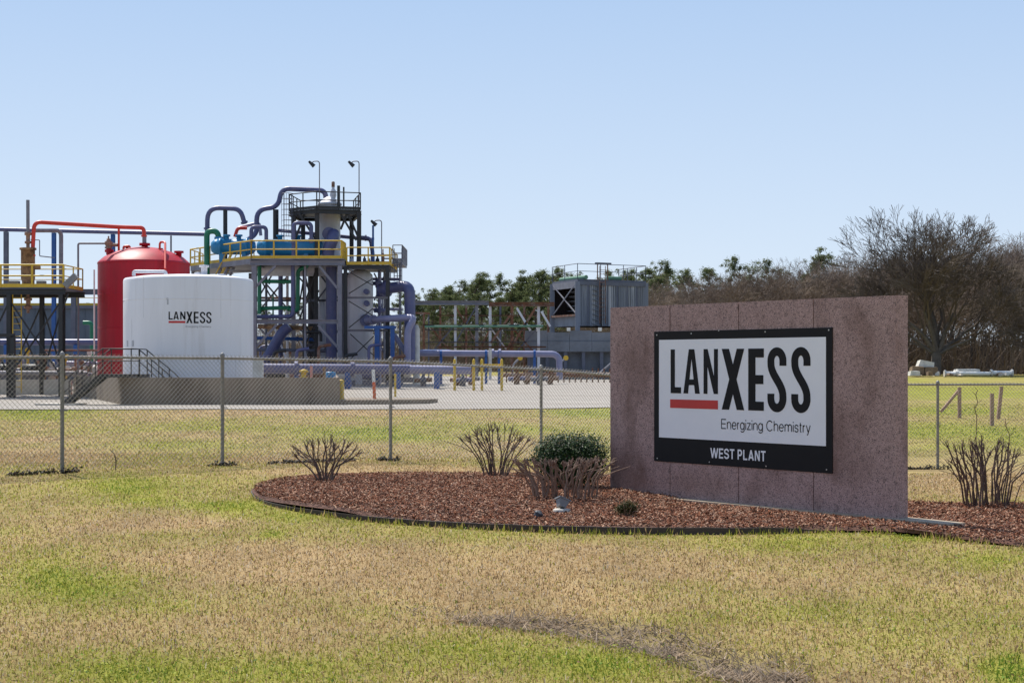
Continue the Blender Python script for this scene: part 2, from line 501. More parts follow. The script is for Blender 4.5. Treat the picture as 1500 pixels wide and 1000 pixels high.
def axis(parts):
    out = []
    for a, b, st in parts:
        out += list(np.arange(a, b, st))
    out.append(parts[-1][1])
    return np.array(out)
xs = axis([(-3000, -600, 400), (-600, -150, 75), (-150, -40, 10), (-40, -14, 1.0), (-14, 14, .25), (14, 40, 1.0), (40, 150, 10), (150, 600, 75), (600, 3000, 400)])
ys = axis([(-300, -20, 40), (-20, 4, 3), (4, 8, .5), (8, 14, .15), (14, 36, .25), (36, 120, 1.2), (120, 300, 10), (300, 900, 60), (900, 4000, 300)])
GX, GY = np.meshgrid(xs, ys)
GZ = gz(GX, GY)
g = lawn_green(GX, GY)[..., None]
gc = DRY * .62 * (1 - np.clip(g, 0, 1)) + GRN * .62 * np.clip(g, 0, 1)
sw = (np.exp(-(swale_d(GX, GY) / .3) ** 2) * sm(-.9, .3, GX))[..., None]
sw = sw * (.35 + .9 * sm(.42, .6, fnoise(GX * 1.0, GY * 1.0, .45, 3)))[..., None].clip(0, 1)
gc = gc * (1 - sw) + np.array([.15, .108, .075]) * sw
ny, nx = GX.shape
idx = np.arange(ny * nx).reshape(ny, nx)
faces = np.stack([idx[:-1, :-1], idx[:-1, 1:], idx[1:, 1:], idx[1:, :-1]], -1).reshape(-1, 4)
me = np_mesh('lawn_ground', np.stack([GX, GY, GZ], -1).reshape(-1, 3), faces, True, gc.reshape(-1, 3))
def lawn_mat():
    m = bpy.data.materials.new('lawn'); m.use_nodes = True
    nt = m.node_tree; N = nt.nodes; L = nt.links; b = N['Principled BSDF']
    a = N.new('ShaderNodeAttribute'); a.attribute_name = 'Col'
    tc = N.new('ShaderNodeTexCoord')
    n = N.new('ShaderNodeTexNoise'); n.inputs['Scale'].default_value = 14; n.inputs['Detail'].default_value = 6; n.inputs['Roughness'].default_value = .8
    L.new(tc.outputs['Object'], n.inputs['Vector'])
    n2 = N.new('ShaderNodeTexNoise'); n2.inputs['Scale'].default_value = 1.3; n2.inputs['Detail'].default_value = 5
    mp = N.new('ShaderNodeMapping'); mp.inputs['Scale'].default_value = (1, .35, 1)
    L.new(tc.outputs['Object'], mp.inputs[0]); L.new(mp.outputs[0], n2.inputs['Vector'])
    ad = N.new('ShaderNodeMath'); ad.operation = 'ADD'
    L.new(n.outputs['Fac'], ad.inputs[0]); L.new(n2.outputs['Fac'], ad.inputs[1])
    mr = N.new('ShaderNodeMapRange'); mr.inputs['From Min'].default_value = .6; mr.inputs['From Max'].default_value = 1.4
    mr.inputs['To Min'].default_value = .6; mr.inputs['To Max'].default_value = 1.45
    L.new(ad.outputs[0], mr.inputs['Value'])
    mx = N.new('ShaderNodeMix'); mx.data_type = 'RGBA'; mx.blend_type = 'MULTIPLY'; mx.inputs[0].default_value = 1
    L.new(a.outputs['Color'], mx.inputs[6]); L.new(mr.outputs[0], mx.inputs[7])
    L.new(mx.outputs[2], b.inputs['Base Color'])
    b.inputs['Roughness'].default_value = .95; b.inputs['Specular IOR Level'].default_value = .1
    bp = N.new('ShaderNodeBump'); bp.inputs['Strength'].default_value = .7; bp.inputs['Distance'].default_value = .03
    L.new(n.outputs['Fac'], bp.inputs['Height']); L.new(bp.outputs[0], b.inputs['Normal'])
    MATS['lawn'] = m
lawn_mat()
tag(link('lawn_ground', me, m='lawn'), kind='structure')

# light gravel road and plant yard, a sheet just above the lawn
near = [(-70, 59.5), (-30, 60.2), (-12, 60.6), (-4, 60.8), (0, 61.2), (2.6, 62.2), (4.4, 65), (6.2, 70), (9.5, 82), (13.5, 100), (17, 130)]
NS = 70
pp = np.array(near); sl = np.r_[0, np.cumsum(np.hypot(*np.diff(pp, axis=0).T))]
tt = np.linspace(0, 1, NS + 1) * sl[-1]
ex = np.interp(tt, sl, pp[:, 0]); ey = np.interp(tt, sl, pp[:, 1])
far_x = np.interp(np.linspace(0, 1, NS + 1), [0, .5, 1], [-70, -30, 16]); far_y = np.full(NS + 1, 136.)
ex += .25 * (fnoise(ex, ey, 1.5, 3) - .5); ey += 1.3 * (fnoise(ex, ey + 50, 2.0, 3) - .5)
NT = 60
V = []
for j in range(NT + 1):
    t = (j / NT) ** 1.5
    x = ex * (1 - t) + far_x * t; y = ey * (1 - t) + far_y * t
    V.append(np.stack([x, y, gz(x, y) + .035], -1))
V = np.array(V).reshape(-1, 3)
idx = np.arange(len(V)).reshape(NT + 1, NS + 1)
fc = np.stack([idx[:-1, :-1], idx[:-1, 1:], idx[1:, 1:], idx[1:, :-1]], -1).reshape(-1, 4)
tag(link('gravel_road', np_mesh('gravel_road', V, fc, True), m='gravel'), kind='structure')
def on_road(x, y):
    yy = np.interp(x, ex[np.argsort(ex)], ey[np.argsort(ex)])
    return (y > yy) & (x < 17)

# ------------------------------------------------------------------ mulch bed (outline from the photograph)
def Gp(x, y, hc=1.72):
    d = F * hc / (y - HY); return ((x - CX) / F * d, d)
OUT = [Gp(*p) for p in ((367, 722), (374, 732), (400, 741), (440, 748), (500, 756), (580, 764), (660, 769), (750, 773), (850, 775.5), (940, 776.5), (1040, 777.5),
                        (1140, 777), (1220, 776), (1290, 777), (1350, 783), (1430, 792), (1500, 798))]
OUT += [(5.6, 14.9), (6.9, 15.2), (8.0, 16.4), (8.3, 18.0), (7.6, 19.2)]
OUT += [Gp(*p) for p in ((1440, 741), (1390, 740), (1335, 739))]
OUT += [(3.6, 22.3), (2.4, 23.3), (1.0, 23.9)]
OUT += [Gp(*p) for p in ((680, 700), (610, 700), (540, 701), (480, 703), (430, 707), (395, 712))]
OUT = np.array(OUT)
def closed(pts, n):
    p = np.vstack([pts, pts[:1]]); s = np.r_[0, np.cumsum(np.hypot(*np.diff(p, axis=0).T))]
    t = np.linspace(0, s[-1], n, endpoint=False)
    x = np.interp(t, s, p[:, 0]); y = np.interp(t, s, p[:, 1])
    for _ in range(3):
        x = (np.roll(x, 1) + 2 * x + np.roll(x, -1)) / 4; y = (np.roll(y, 1) + 2 * y + np.roll(y, -1)) / 4
    return np.stack([x, y], -1)
OUT = closed(OUT, 200)
BC = np.array([2.0, 19.2])
SL0 = np.array([1.293, 21.15]); SLU = np.array([.6006, -.7995]); SLN = np.array([-.7995, -.6006]); SLL = 4.765; SLH = 2.44; SLT = .19
def bz(x, y):
    u = (x - SL0[0]) * SLU[0] + (y - SL0[1]) * SLU[1]
    return .005 + .055 * (1 - sm(.2, 1.9, u)) + .035 * (fnoise(x + 3, y + 8, .7, 3) - .5)
V = []; rings = np.linspace(1, 0, 26)[:-1]
for t in rings:
    q = BC + (OUT - BC) * t
    V.append(np.stack([q[:, 0], q[:, 1], bz(q[:, 0], q[:, 1]) - .035 * max(0, (t - .93) / .07)], -1))
V = np.array(V); nr, nn = V.shape[:2]
idx = np.arange(nr * nn).reshape(nr, nn)
fc = np.stack([idx[:-1], np.roll(idx[:-1], -1, 1), np.roll(idx[1:], -1, 1), idx[1:]], -1).reshape(-1, 4)
tag(link('mulch_bed', np_mesh('mulch_bed', V.reshape(-1, 3), fc, True), m='mulch_soil'), kind='structure')
def in_bed(x, y):
    c = np.zeros(np.shape(x), bool)
    a = OUT; b = np.roll(OUT, -1, 0)
    for (x0, y0), (x1, y1) in zip(a, b):
        hit = ((y0 > y) != (y1 > y)) & (x < (x1 - x0) * (y - y0) / (y1 - y0 + 1e-12) + x0)
        c ^= hit
    return c
# edging strip: thin wall round the bed
V = []
for off, zz in ((.012, -.16), (.012, .004), (-.012, .004), (-.012, -.16)):
    tn = np.roll(OUT, -1, 0) - np.roll(OUT, 1, 0); tn /= np.hypot(*tn.T)[:, None]
    nrm = np.stack([tn[:, 1], -tn[:, 0]], -1)
    q = OUT + nrm * off
    wob = .012 * (fnoise(OUT[:, 0] * 3, OUT[:, 1] * 3, 1.0, 2) - .5)
    V.append(np.stack([q[:, 0], q[:, 1], np.full(len(q), zz) + wob - (.075 * sm(2.6, 4.0, q[:, 0]) * (q[:, 1] < 18) if zz > -.1 else 0)], -1))
V = np.array(V); nr, nn = V.shape[:2]
idx = np.arange(nr * nn).reshape(nr, nn)
fc = np.stack([idx, np.roll(idx, -1, 1), np.roll(np.roll(idx, -1, 0), -1, 1), np.roll(idx, -1, 0)], -1).reshape(-1, 4)
ed = link('bed_edging', np_mesh('bed_edging', V.reshape(-1, 3), fc, False), m='edging')
tag(ed, 'dark brown edging strip curving round the red mulch bed', 'edging')

# mulch chips
def chips(n):
    k = rng.integers(0, len(OUT), n); k2 = (k + 1) % len(OUT); f = rng.random(n)[:, None]
    edge = OUT[k] * (1 - f) + OUT[k2] * f
    t = np.sqrt(rng.random(n))[:, None] * .995
    q = BC + (edge - BC) * t
    # even out by area of each wedge
    w = np.abs((OUT[k, 0] - BC[0]) * (OUT[k2, 1] - BC[1]) - (OUT[k, 1] - BC[1]) * (OUT[k2, 0] - BC[0]))
    keep = rng.random(n) < w / np.percentile(w, 97)
    return q[keep]
q = chips(260000)[:85000]
u = (q[:, 0] - SL0[0]) * SLU[0] + (q[:, 1] - SL0[1]) * SLU[1]; nn_ = (q[:, 0] - SL0[0]) * SLN[0] + (q[:, 1] - SL0[1]) * SLN[1]
foot = (u > 1.4 + .5 * rng.random(len(u))) & (u < 5.35) & (nn_ < .19 - .03 * u + .06 * rng.random(len(u))) & (nn_ > -.20)
q = q[~foot]; n = len(q)
z = bz(q[:, 0], q[:, 1]) + rng.random(n) * .022
ang = rng.random(n) * 2 * np.pi; tilt = rng.normal(0, .38, n); ln = .010 + .024 * rng.random(n) ** 1.6; wd = .004 + .006 * rng.random(n)
A = np.stack([np.cos(ang) * np.cos(tilt), np.sin(ang) * np.cos(tilt), np.sin(tilt)], -1)
roll = rng.normal(0, .5, n)
B0 = np.stack([-np.sin(ang), np.cos(ang), np.zeros(n)], -1)
B = B0 * np.cos(roll)[:, None] + np.cross(A, B0) * np.sin(roll)[:, None]
C = np.stack([q[:, 0], q[:, 1], z], -1)
T = np.cross(A, B) * .003
a_ = A * ln[:, None]; b_ = B * wd[:, None]
V = np.stack([C - a_ - b_ * .6, C + a_ * .8 - b_, C + a_ + b_ * .5, C - a_ * .9 + b_, C + T * 2], 1).reshape(-1, 3)
bi = np.arange(n)[:, None] * 5
fc = np.concatenate([bi + np.array([[0, 1, 4]]), bi + np.array([[1, 2, 4]]), bi + np.array([[2, 3, 4]]), bi + np.array([[3, 0, 4]])])
base = np.array([.245, .100, .055]); pal = np.array([.48, .30, .20]); drk = np.array([.06, .026, .017])
r_ = rng.random(n)[:, None] + .25 * (fnoise(q[:, 0], q[:, 1], .9, 3) - .5)[:, None]
cc = np.where(r_ < .22, pal, np.where(r_ > .72, drk, base)) * (.7 + .6 * rng.random(n))[:, None]
me = np_mesh('mulch_chips', V, fc, False, np.repeat(cc, 5, 0))
tag(link('mulch_chips', me, m='mulch_chip'), 'red brown wood chips covering the planting bed', 'mulch', kind='stuff')

# ------------------------------------------------------------------ grass blades
FENCE = [P(91, 690, 24.86), P(326, 682, 26.7), P(572, 675, 29.06), P(793, 678, 31.4)]
def blades(name, label, ymin, ymax, n, h0, wpow, dens_pow, xm=.46, keepfn=None, lean=.9, colfn=None, hfn=None, w0=.0042, kind='stuff'):
    # distance sampled so that the number per picture area stays about even
    t = rng.random(n)
    e = 2 - dens_pow
    yy = (ymin ** e + t * (ymax ** e - ymin ** e)) ** (1 / e)
    xx = (rng.random(n) * 2 - 1) * (xm * yy + .6)
    k = ~in_bed(xx, yy) & ~on_road(xx, yy)
    if keepfn is not None: k &= keepfn(xx, yy)
    xx, yy = xx[k], yy[k]; n = len(xx)
    gg = lawn_green(xx, yy)
    zz = gz(xx, yy)
    h = h0 * (.5 + .9 * rng.random(n)) * (1 + .25 * np.clip(gg - .8, 0, .6))
    if hfn is not None: h = h * hfn(xx, yy)
    w = w0 * (yy / 9.) ** wpow * (.7 + .7 * rng.random(n))
    az = rng.random(n) * 2 * np.pi; le = np.abs(rng.normal(0, lean, n)); le = np.minimum(le, 1.45)
    D = np.stack([np.cos(az) * np.sin(le), np.sin(az) * np.sin(le), np.cos(le)], -1)
    sa = rng.random(n) * 2 * np.pi
    Sd = np.stack([np.cos(sa), np.sin(sa), np.zeros(n)], -1)
    base = np.stack([xx, yy, zz - .005], -1)
    mid = base + D * (h * .55)[:, None]; tip = base + D * h[:, None]; tip[:, 2] -= h * .2 * np.sin(le)
    mid[:, 2] += .004; tip[:, 2] = np.maximum(tip[:, 2], zz + .004)
    sw_ = Sd * (w / 2)[:, None]
    V = np.stack([base - sw_, base + sw_, mid + sw_ * .8, tip, mid - sw_ * .8], 1).reshape(-1, 3)
    bi = np.arange(n)[:, None] * 5
    V = V.astype(np.float32)
    isg = rng.random(n) < np.clip(gg * .95, .06, .97)
    lush = isg & (rng.random(n) < np.clip((gg - .75) * 1.3, 0.04, .8))
    c = np.where(lush[:, None], LUSH, np.where(isg[:, None], GRN, DRY)) * (.55 + .8 * rng.random(n))[:, None]
    wht = (~isg) & (rng.random(n) < .13)
    c = np.where(wht[:, None], np.array([.66, .56, .42]) * (.7 + .5 * rng.random(n))[:, None], c)
    brn = (~isg) & (rng.random(n) < .12)
    c = np.where(brn[:, None], np.array([.17, .105, .06]), c)
    if colfn is not None: c = colfn(xx, yy, c)
    fc = bi + np.array([[0, 1, 2, 3, 4]])
    me = np_mesh(name, V, fc, False, np.repeat(c, 5, 0))
    o = link(name, me, m='grass_blade')
    return tag(o, label, 'grass', kind=kind)
def swcol(x, y, c):
    s = (np.exp(-(swale_d(x, y) / .30) ** 2) * sm(-1.2, .2, x))[:, None]
    s = s * (.2 + 1.1 * sm(.42, .6, fnoise(x + 2, y, .45, 3)))[:, None]
    k = rng.random(len(x))[:, None] < s
    return np.where(k, DEAD * (.45 + .8 * rng.random(len(x)))[:, None], c)
blades('lawn_grass', 'patchy dry and green lawn grass before the fence', 7.0, 31.5, 440000, .034, .85, 1.85, w0=.0055, lean=1.15, colfn=swcol,
       keepfn=lambda x, y: y < 32.)
blades('field_grass', 'mown grass beyond the chain link fence', 25.0, 74., 165000, .045, 1.0, 1.9, w0=.0052, lean=1.1,
       keepfn=lambda x, y: (y > 24.9 + (x + 7) * .8))
# long dead grass lying in the swale
def dead_swale():
    n = 12000
    s = np.r_[0, np.cumsum(np.hypot(*np.diff(SWG, axis=0).T))]
    t = s[-1] * rng.random(n) ** .8
    x = np.interp(t, s, SWG[:, 0]); y = np.interp(t, s, SWG[:, 1])
    wv = fnoise(t * 1.0, t * 0 + 4.2, .35, 3) - .5; wd_ = .35 + 1.6 * fnoise(t * 1.0, t * 0 + 9.7, .5, 3)
    x = x + rng.normal(0, .10, n) * wd_; y = y + wv * .35 + rng.normal(0, .11, n) * wd_
    k = rng.random(n) < (.06 + .94 * sm(-.7, .9, x)) * (.12 + 1.5 * np.clip(fnoise(x * 2.2, y * 2.2, .5, 3) - .46, 0, 1) * 5)
    x, y = x[k], y[k]; n = len(x)
    z = gz(x, y)
    az = rng.random(n) * 2 * np.pi
    le = np.clip(rng.normal(1.25, .28, n), .3, 1.52); h = .04 + .10 * rng.random(n) ** 1.5
    D = np.stack([np.cos(az) * np.sin(le), np.sin(az) * np.sin(le), np.cos(le)], -1)
    sa = rng.random(n) * 2 * np.pi
    sd_ = np.stack([-np.sin(az), np.cos(az), np.zeros(n)], -1) * (.0018 + .0024 * rng.random(n))[:, None]
    b = np.stack([x, y, z + .012 * rng.random(n)], -1); m = b + D * (h * .5)[:, None]; m[:, 2] += .006; tp = b + D * h[:, None]
    V = np.stack([b - sd_, b + sd_, m + sd_, tp, m - sd_], 1).reshape(-1, 3)
    c = np.array([.56, .445, .33]) * (.25 + .9 * rng.random(n))[:, None]
    fc = np.arange(n)[:, None] * 5 + np.array([[0, 1, 2, 3, 4]])
    tag(link('dead_grass', np_mesh('dead_grass', V, fc, False, np.repeat(c, 5, 0)), m='grass_blade'),
        'grey brown dead grass lying in the shallow swale', 'grass', kind='stuff')
dead_swale()

def lawn_weeds():
    """small broad leaves of weeds and clover, and a few dead leaves"""
    n = 60000
    e = .2; t = rng.random(n); yy = (8.3 ** e + t * (26. ** e - 8.3 ** e)) ** (1 / e); xx = (rng.random(n) * 2 - 1) * (.36 * yy + .5)
    gg = lawn_green(xx, yy) + .5 * (fnoise(xx + 9, yy + 3, .35, 3) - .5)
    k = ~in_bed(xx, yy) & (rng.random(n) < np.clip((gg - .35) * .75, .03, .8)) & (yy < 24 + (xx + 7) * .5)
    xx, yy, gg = xx[k], yy[k], gg[k]; n = len(xx); z = gz(xx, yy) + .008 + .026 * rng.random(n)
    az = rng.random(n) * 6.28; tl = rng.normal(0, .45, n)
    a = np.stack([np.cos(az) * np.cos(tl), np.sin(az) * np.cos(tl), np.sin(tl)], -1); b = np.stack([-np.sin(az), np.cos(az), rng.normal(0, .35, n)], -1)
    s_ = (.007 + .009 * rng.random(n))[:, None] * (yy / 12)[:, None] ** .5; c0 = np.stack([xx, yy, z], -1)
    V = np.stack([c0 - a * s_, c0 - b * s_ * .6, c0 + a * s_, c0 + b * s_ * .6], 1).reshape(-1, 3)
    c = np.where(rng.random(n)[:, None] < .35, LUSH, GRN * np.array([.95, 1.05, .9])) * (.5 + .8 * rng.random(n))[:, None]
    br = rng.random(n) < np.where(gg < .4, .7, .08)
    c = np.where(br[:, None], np.array([.20, .125, .07]) * (.5 + rng.random(n))[:, None], c)
    tag(link('lawn_weeds', np_mesh('lawn_weeds', V, np.arange(n * 4).reshape(n, 4), False, np.repeat(c, 4, 0)), m='grass_blade'), 'small broad leaved weeds scattered through the lawn', 'weeds', kind='stuff')
lawn_weeds()
def edge_grass():
    n = 5200
    k = rng.integers(0, len(OUT), n); f = rng.random(n)[:, None]
    q = OUT[k] * (1 - f) + OUT[(k + 1) % len(OUT)] * f
    tn = OUT[(k + 1) % len(OUT)] - OUT[k]; tn /= np.hypot(*tn.T)[:, None]; nrm = np.stack([tn[:, 1], -tn[:, 0]], -1)
    q = q + nrm * (.015 + np.abs(rng.normal(0, .05, n)))[:, None]
    keep = (q[:, 1] < 20.5) & (fnoise(q[:, 0] * 2, q[:, 1] * 2, .8, 3) > .47 - .12 * rng.random(n)); q = q[keep]; n = len(q)
    z = gz(q[:, 0], q[:, 1]); h = .035 + .075 * rng.random(n) ** 2
    az = rng.random(n) * 6.28; le = np.abs(rng.normal(0, .45, n)); sa = rng.random(n) * 6.28
    D = np.stack([np.cos(az) * np.sin(le), np.sin(az) * np.sin(le), np.cos(le)], -1)
    sd_ = np.stack([np.cos(sa), np.sin(sa), 0 * sa], -1) * (.003 + .003 * rng.random(n))[:, None]
    b = np.stack([q[:, 0], q[:, 1], z - .005], -1); m = b + D * (h * .55)[:, None]; tp = b + D * h[:, None]
    V = np.stack([b - sd_, b + sd_, m + sd_ * .8, tp, m - sd_ * .8], 1).reshape(-1, 3)
    c = np.where(rng.random(n)[:, None] < .7, GRN, DRY) * (.6 + .7 * rng.random(n))[:, None]
    fc = np.arange(n)[:, None] * 5 + np.array([[0, 1, 2, 3, 4]])
    tag(link('edge_grass', np_mesh('edge_grass', V, fc, False, np.repeat(c, 5, 0)), m='grass_blade'), 'taller grass tufts along the mulch bed edging', 'grass', kind='stuff')
edge_grass()

# ------------------------------------------------------------------ monument sign
def sp(u, v, n=0.):
    """point on the sign: u along the slab from its left end, v up, n out of its front"""
    q = SL0 + SLU * u + SLN * n
    return Vector((q[0], q[1], v))
def su(x, y):
    k = (x - CX) / F
    u = (k * SL0[1] - SL0[0]) / (SLU[0] - SLU[1] * k)
    d = SL0[1] + SLU[1] * u
    return u, CZ + (HY - y) * d / F
def z7(x, y):
    return su(880 + x / 2.779, 420 + y / 2.779)
sign = thing('monument_sign', 'long pink granite monument sign with a black framed white board', 'sign', sp(SLL / 2, 0))
ju = [0.] + [su(x, 600)[0] for x in (981.2, 1081.5, 1191.3)] + [SLL]
for i in range(4):
    a, b = ju[i] + (.005 if i else 0), ju[i + 1] - (.005 if i < 3 else 0)
    m = MB()
    bev = .006
    # slab with chamfered front edges
    pts = [(a, -SLT), (b, -SLT), (b, -bev), (b - bev, 0), (a + bev, 0), (a, -bev)]
    m.prism([sp(u, -.12, n) for u, n in pts], (0, 0, SLH + .12))
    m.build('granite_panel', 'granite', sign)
MB().hexa([sp(.03, -.1, -.03), sp(SLL - .03, -.1, -.03), sp(SLL - .03, -.1, -.16), sp(.03, -.1, -.16),
           sp(.03, SLH - .02, -.03), sp(SLL - .03, SLH - .02, -.03), sp(SLL - .03, SLH - .02, -.16), sp(.03, SLH - .02, -.16)]).build('core', 'granite_joint', sign)
MB().hexa([sp(-.15, -.2, .24), sp(5.5, -.2, .06), sp(5.5, -.2, -.22), sp(-.15, -.2, -.34),
           sp(-.15, .03, .24), sp(5.5, .03, .06), sp(5.5, .03, -.22), sp(-.15, .03, -.34)]).build('footing', 'footing_concrete', sign)
# board: corner pixels averaged to a true rectangle
c = [z7(220, 185), z7(945, 163), z7(945, 757), z7(220, 710)]
bu0, bu1 = (c[0][0] + c[3][0]) / 2, (c[1][0] + c[2][0]) / 2
bv1, bv0 = (c[0][1] + c[1][1]) / 2, (c[2][1] + c[3][1]) / 2
m = MB(); BT = .012
m.prism([sp(bu0, bv0, BT), sp(bu1, bv0, BT), sp(bu1, bv1, BT), sp(bu0, bv1, BT)], Vector((-SLN[0], -SLN[1], 0)) * (BT + .002))
board = m.build('sign_board', 'sign_black', sign)
c = [z7(242, 217), z7(920, 203), z7(920, 647), z7(240, 612)]
wu0, wu1 = (c[0][0] + c[3][0]) / 2, (c[1][0] + c[2][0]) / 2
wv1, wv0 = (c[0][1] + c[1][1]) / 2, (c[2][1] + c[3][1]) / 2
BK = Vector((-SLN[0], -SLN[1], 0))
MB().prism([sp(wu0, wv0, BT + .004), sp(wu1, wv0, BT + .004), sp(wu1, wv1, BT + .004), sp(wu0, wv1, BT + .004)], BK * .004).build('white_face', 'sign_white', board)

def glyph(ch, w, h, t):
    """polygons (metric) of a capital in a w x h box with stroke t"""
    if ch == 'L': return [[(0, 0), (w, 0), (w, t), (t, t), (t, h), (0, h)]]
    if ch == 'E':
        a = (h - t) / 2; b = (h + t) / 2
        return [[(0, 0), (w, 0), (w, t), (t * 1.1, t), (t * 1.1, a), (w * .97, a), (w * .97, b), (t * 1.1, b), (t * 1.1, h - t), (w, h - t), (w, h), (0, h)]]
    if ch == 'N':
        q = t * 1.0
        return [[(0, 0), (q, 0), (q, h * .62), (w - q * 1.05, 0), (w, 0), (w, h), (w - q, h), (w - q, h * .38), (q * 1.05, h), (0, h)]]
    if ch == 'A':
        q = t * 1.05; hw = t * .62; ap = h * .80; k = lambda y: q + (w / 2 - q) * y / ap
        y0, y1 = h * .19, h * .19 + t * .9
        return [[(0, 0), (q, 0), (w / 2, ap), (w / 2, h), (w / 2 - hw, h)], [(w - q, 0), (w, 0), (w / 2 + hw, h), (w / 2, h), (w / 2, ap)],
                [(k(y0), y0), (w - k(y0), y0), (w - k(y1), y1), (k(y1), y1)]]
    if ch == 'X':
        q = t * 1.12; m_ = h * .5; dx = q * .5
        gap = (w / 2 - q) ; yy = m_ * (1 - q / (w - q)) if w > q else m_
        lo = m_ * (w / 2 - q) / (w / 2 - q / 2); 
        return [[(0, 0), (q, 0), (w / 2, lo), (w - q, 0), (w, 0), (w / 2 + dx, m_), (w, h), (w - q, h), (w / 2, h - lo), (q, h), (0, h), (w / 2 - dx, m_)]]
    if ch == 'S':
        r = (w - t) / 2; cx = w / 2; vt = t * .92
        ry = min(r * 1.15, h * .21)
        ct, cb = h - vt / 2 - ry, vt / 2 + ry
        pts = [(w - t / 2, h * .715)]
        for k in range(17):
            a = math.pi * k / 16; pts.append((cx + r * math.cos(a), ct + ry * math.sin(a)))
        pl = Vector((t / 2, ct - h * .03)); pr = Vector((w - t / 2, cb + h * .03))
        for k in range(1, 14):
            s_ = k / 14; c0 = pl; c1 = Vector((t / 2, h * .555)); c2 = Vector((w - t / 2, h * .445)); c3 = pr
            p = c0 * (1 - s_) ** 3 + c1 * 3 * s_ * (1 - s_) ** 2 + c2 * 3 * s_ * s_ * (1 - s_) + c3 * s_ ** 3
            pts.append((p.x, p.y))
        for k in range(17):
            a = math.pi * k / 16; pts.append((cx + r * math.cos(a), cb - ry * math.sin(a)))
        pts.append((t / 2, h * .285))
        # first half of the lower arc runs from right to left
        L_, R_ = [], []
        for i, p in enumerate(pts):
            a = Vector(pts[max(i - 1, 0)]); b = Vector(pts[min(i + 1, len(pts) - 1)])
            d = (b - a).normalized(); nrm = Vector((-d.y, d.x))
            tk = (t * abs(nrm.x) ** 2 + vt * abs(nrm.y) ** 2) / 2
            L_.append(Vector(p) + nrm * tk); R_.append(Vector(p) - nrm * tk)
        out = []
        for i in range(len(pts) - 1):
            out.append([tuple(R_[i]), tuple(L_[i]), tuple(L_[i + 1]), tuple(R_[i + 1])][::-1])
        return out
def solid(polys, fn, back):
    """polygons mapped to 3-D and given thickness; shared inner edges are left open"""
    m = MB()
    edges = {}
    key = lambda p: (round(p[0], 5), round(p[1], 5))
    for p in polys:
        for i in range(len(p)):
            e = frozenset((key(p[i]), key(p[(i + 1) % len(p)]))); edges[e] = edges.get(e, 0) + 1
    for p in polys:
        ar = sum(p[i][0] * p[(i + 1) % len(p)][1] - p[(i + 1) % len(p)][0] * p[i][1] for i in range(len(p)))
        if ar < 0: p = p[::-1]
        q = [Vector(fn(*a)) for a in p]
        m.poly(q)
        for i in range(len(p)):
            j = (i + 1) % len(p)
            if edges[frozenset((key(p[i]), key(p[j])))] == 1:
                m.quad(q[j], q[i], q[i] + back(*p[i]), q[j] + back(*p[j]))
    return m
def tri_poly(m):
    """triangulate concave polygons so that they render right"""
    bm = bmesh.new()
    vs = [bm.verts.new(v) for v in m.v]
    for f in m.f: bm.faces.new([vs[i] for i in f])
    bm.normal_update()
    bmesh.ops.triangulate(bm, faces=[f for f in bm.faces if len(f.verts) > 4], ngon_method='EAR_CLIP')
    out = MB(); bm.verts.index_update()
    out.v = [v.co.copy() for v in bm.verts]; out.f = [tuple(v.index for v in f.verts) for f in bm.faces]; out.sm = [False] * len(out.f)
    bm.free(); return out
LN = BT + .0075
def zbox(x0, x1, yt, yb):
    a = z7(x0, yt); b = z7(x1, yb); 
    return a[0], b[0], a[1], b[1]
letters = [('L', 289, 331, 255, 433, .40), ('A', 341, 407, 255, 433, .27), ('N', 423, 481, 254, 436, .27),
           ('X', 497, 588, 252, 500, .29), ('E', 605, 668, 252, 502, .42), ('S', 683, 760, 248, 507, .36), ('S', 780, 858, 247, 509, .36)]
tops = []
for ch, x0, x1, yt, yb, t in letters:
    u0 = z7(x0, yt)[0]; u1 = z7(x1, yt)[0]
    v1 = z7((x0 + x1) / 2, yt)[1]; v0 = z7((x0 + x1) / 2, yb)[1]
    tops.append((v1, v0))
LT = sum(a for a, b in tops) / 7
LB3 = sum(b for a, b in tops[:3]) / 3; LB4 = sum(b for a, b in tops[3:]) / 4
for (ch, x0, x1, yt, yb, t), (v1, v0) in zip(letters, tops):
    u0 = z7(x0, yt)[0]; u1 = z7(x1, yt)[0]
    v1 = LT; v0 = LB3 if ch in 'LAN' else LB4
    if ch == 'S': v1 += .012; v0 -= .012
    w = u1 - u0
    fn = lambda a, b, u0=u0, v0=v0: sp(u0 + a, v0 + b, LN)
    tri_poly(solid(glyph(ch, w, v1 - v0, w * t), fn, lambda a, b: BK * .003)).build('letter', 'sign_black', board)
a = z7(287, 459); b = z7(481, 495)
ru0, ru1 = a[0], b[0]; rv1 = (z7(287, 458)[1] + z7(481, 461)[1]) / 2; rv0 = (z7(287, 493)[1] + z7(481, 497)[1]) / 2
MB().prism([sp(ru0, rv0, LN), sp(ru1, rv0, LN), sp(ru1, rv1, LN), sp(ru0, rv1, LN)], BK * .003).build('red_bar', 'sign_red', board)

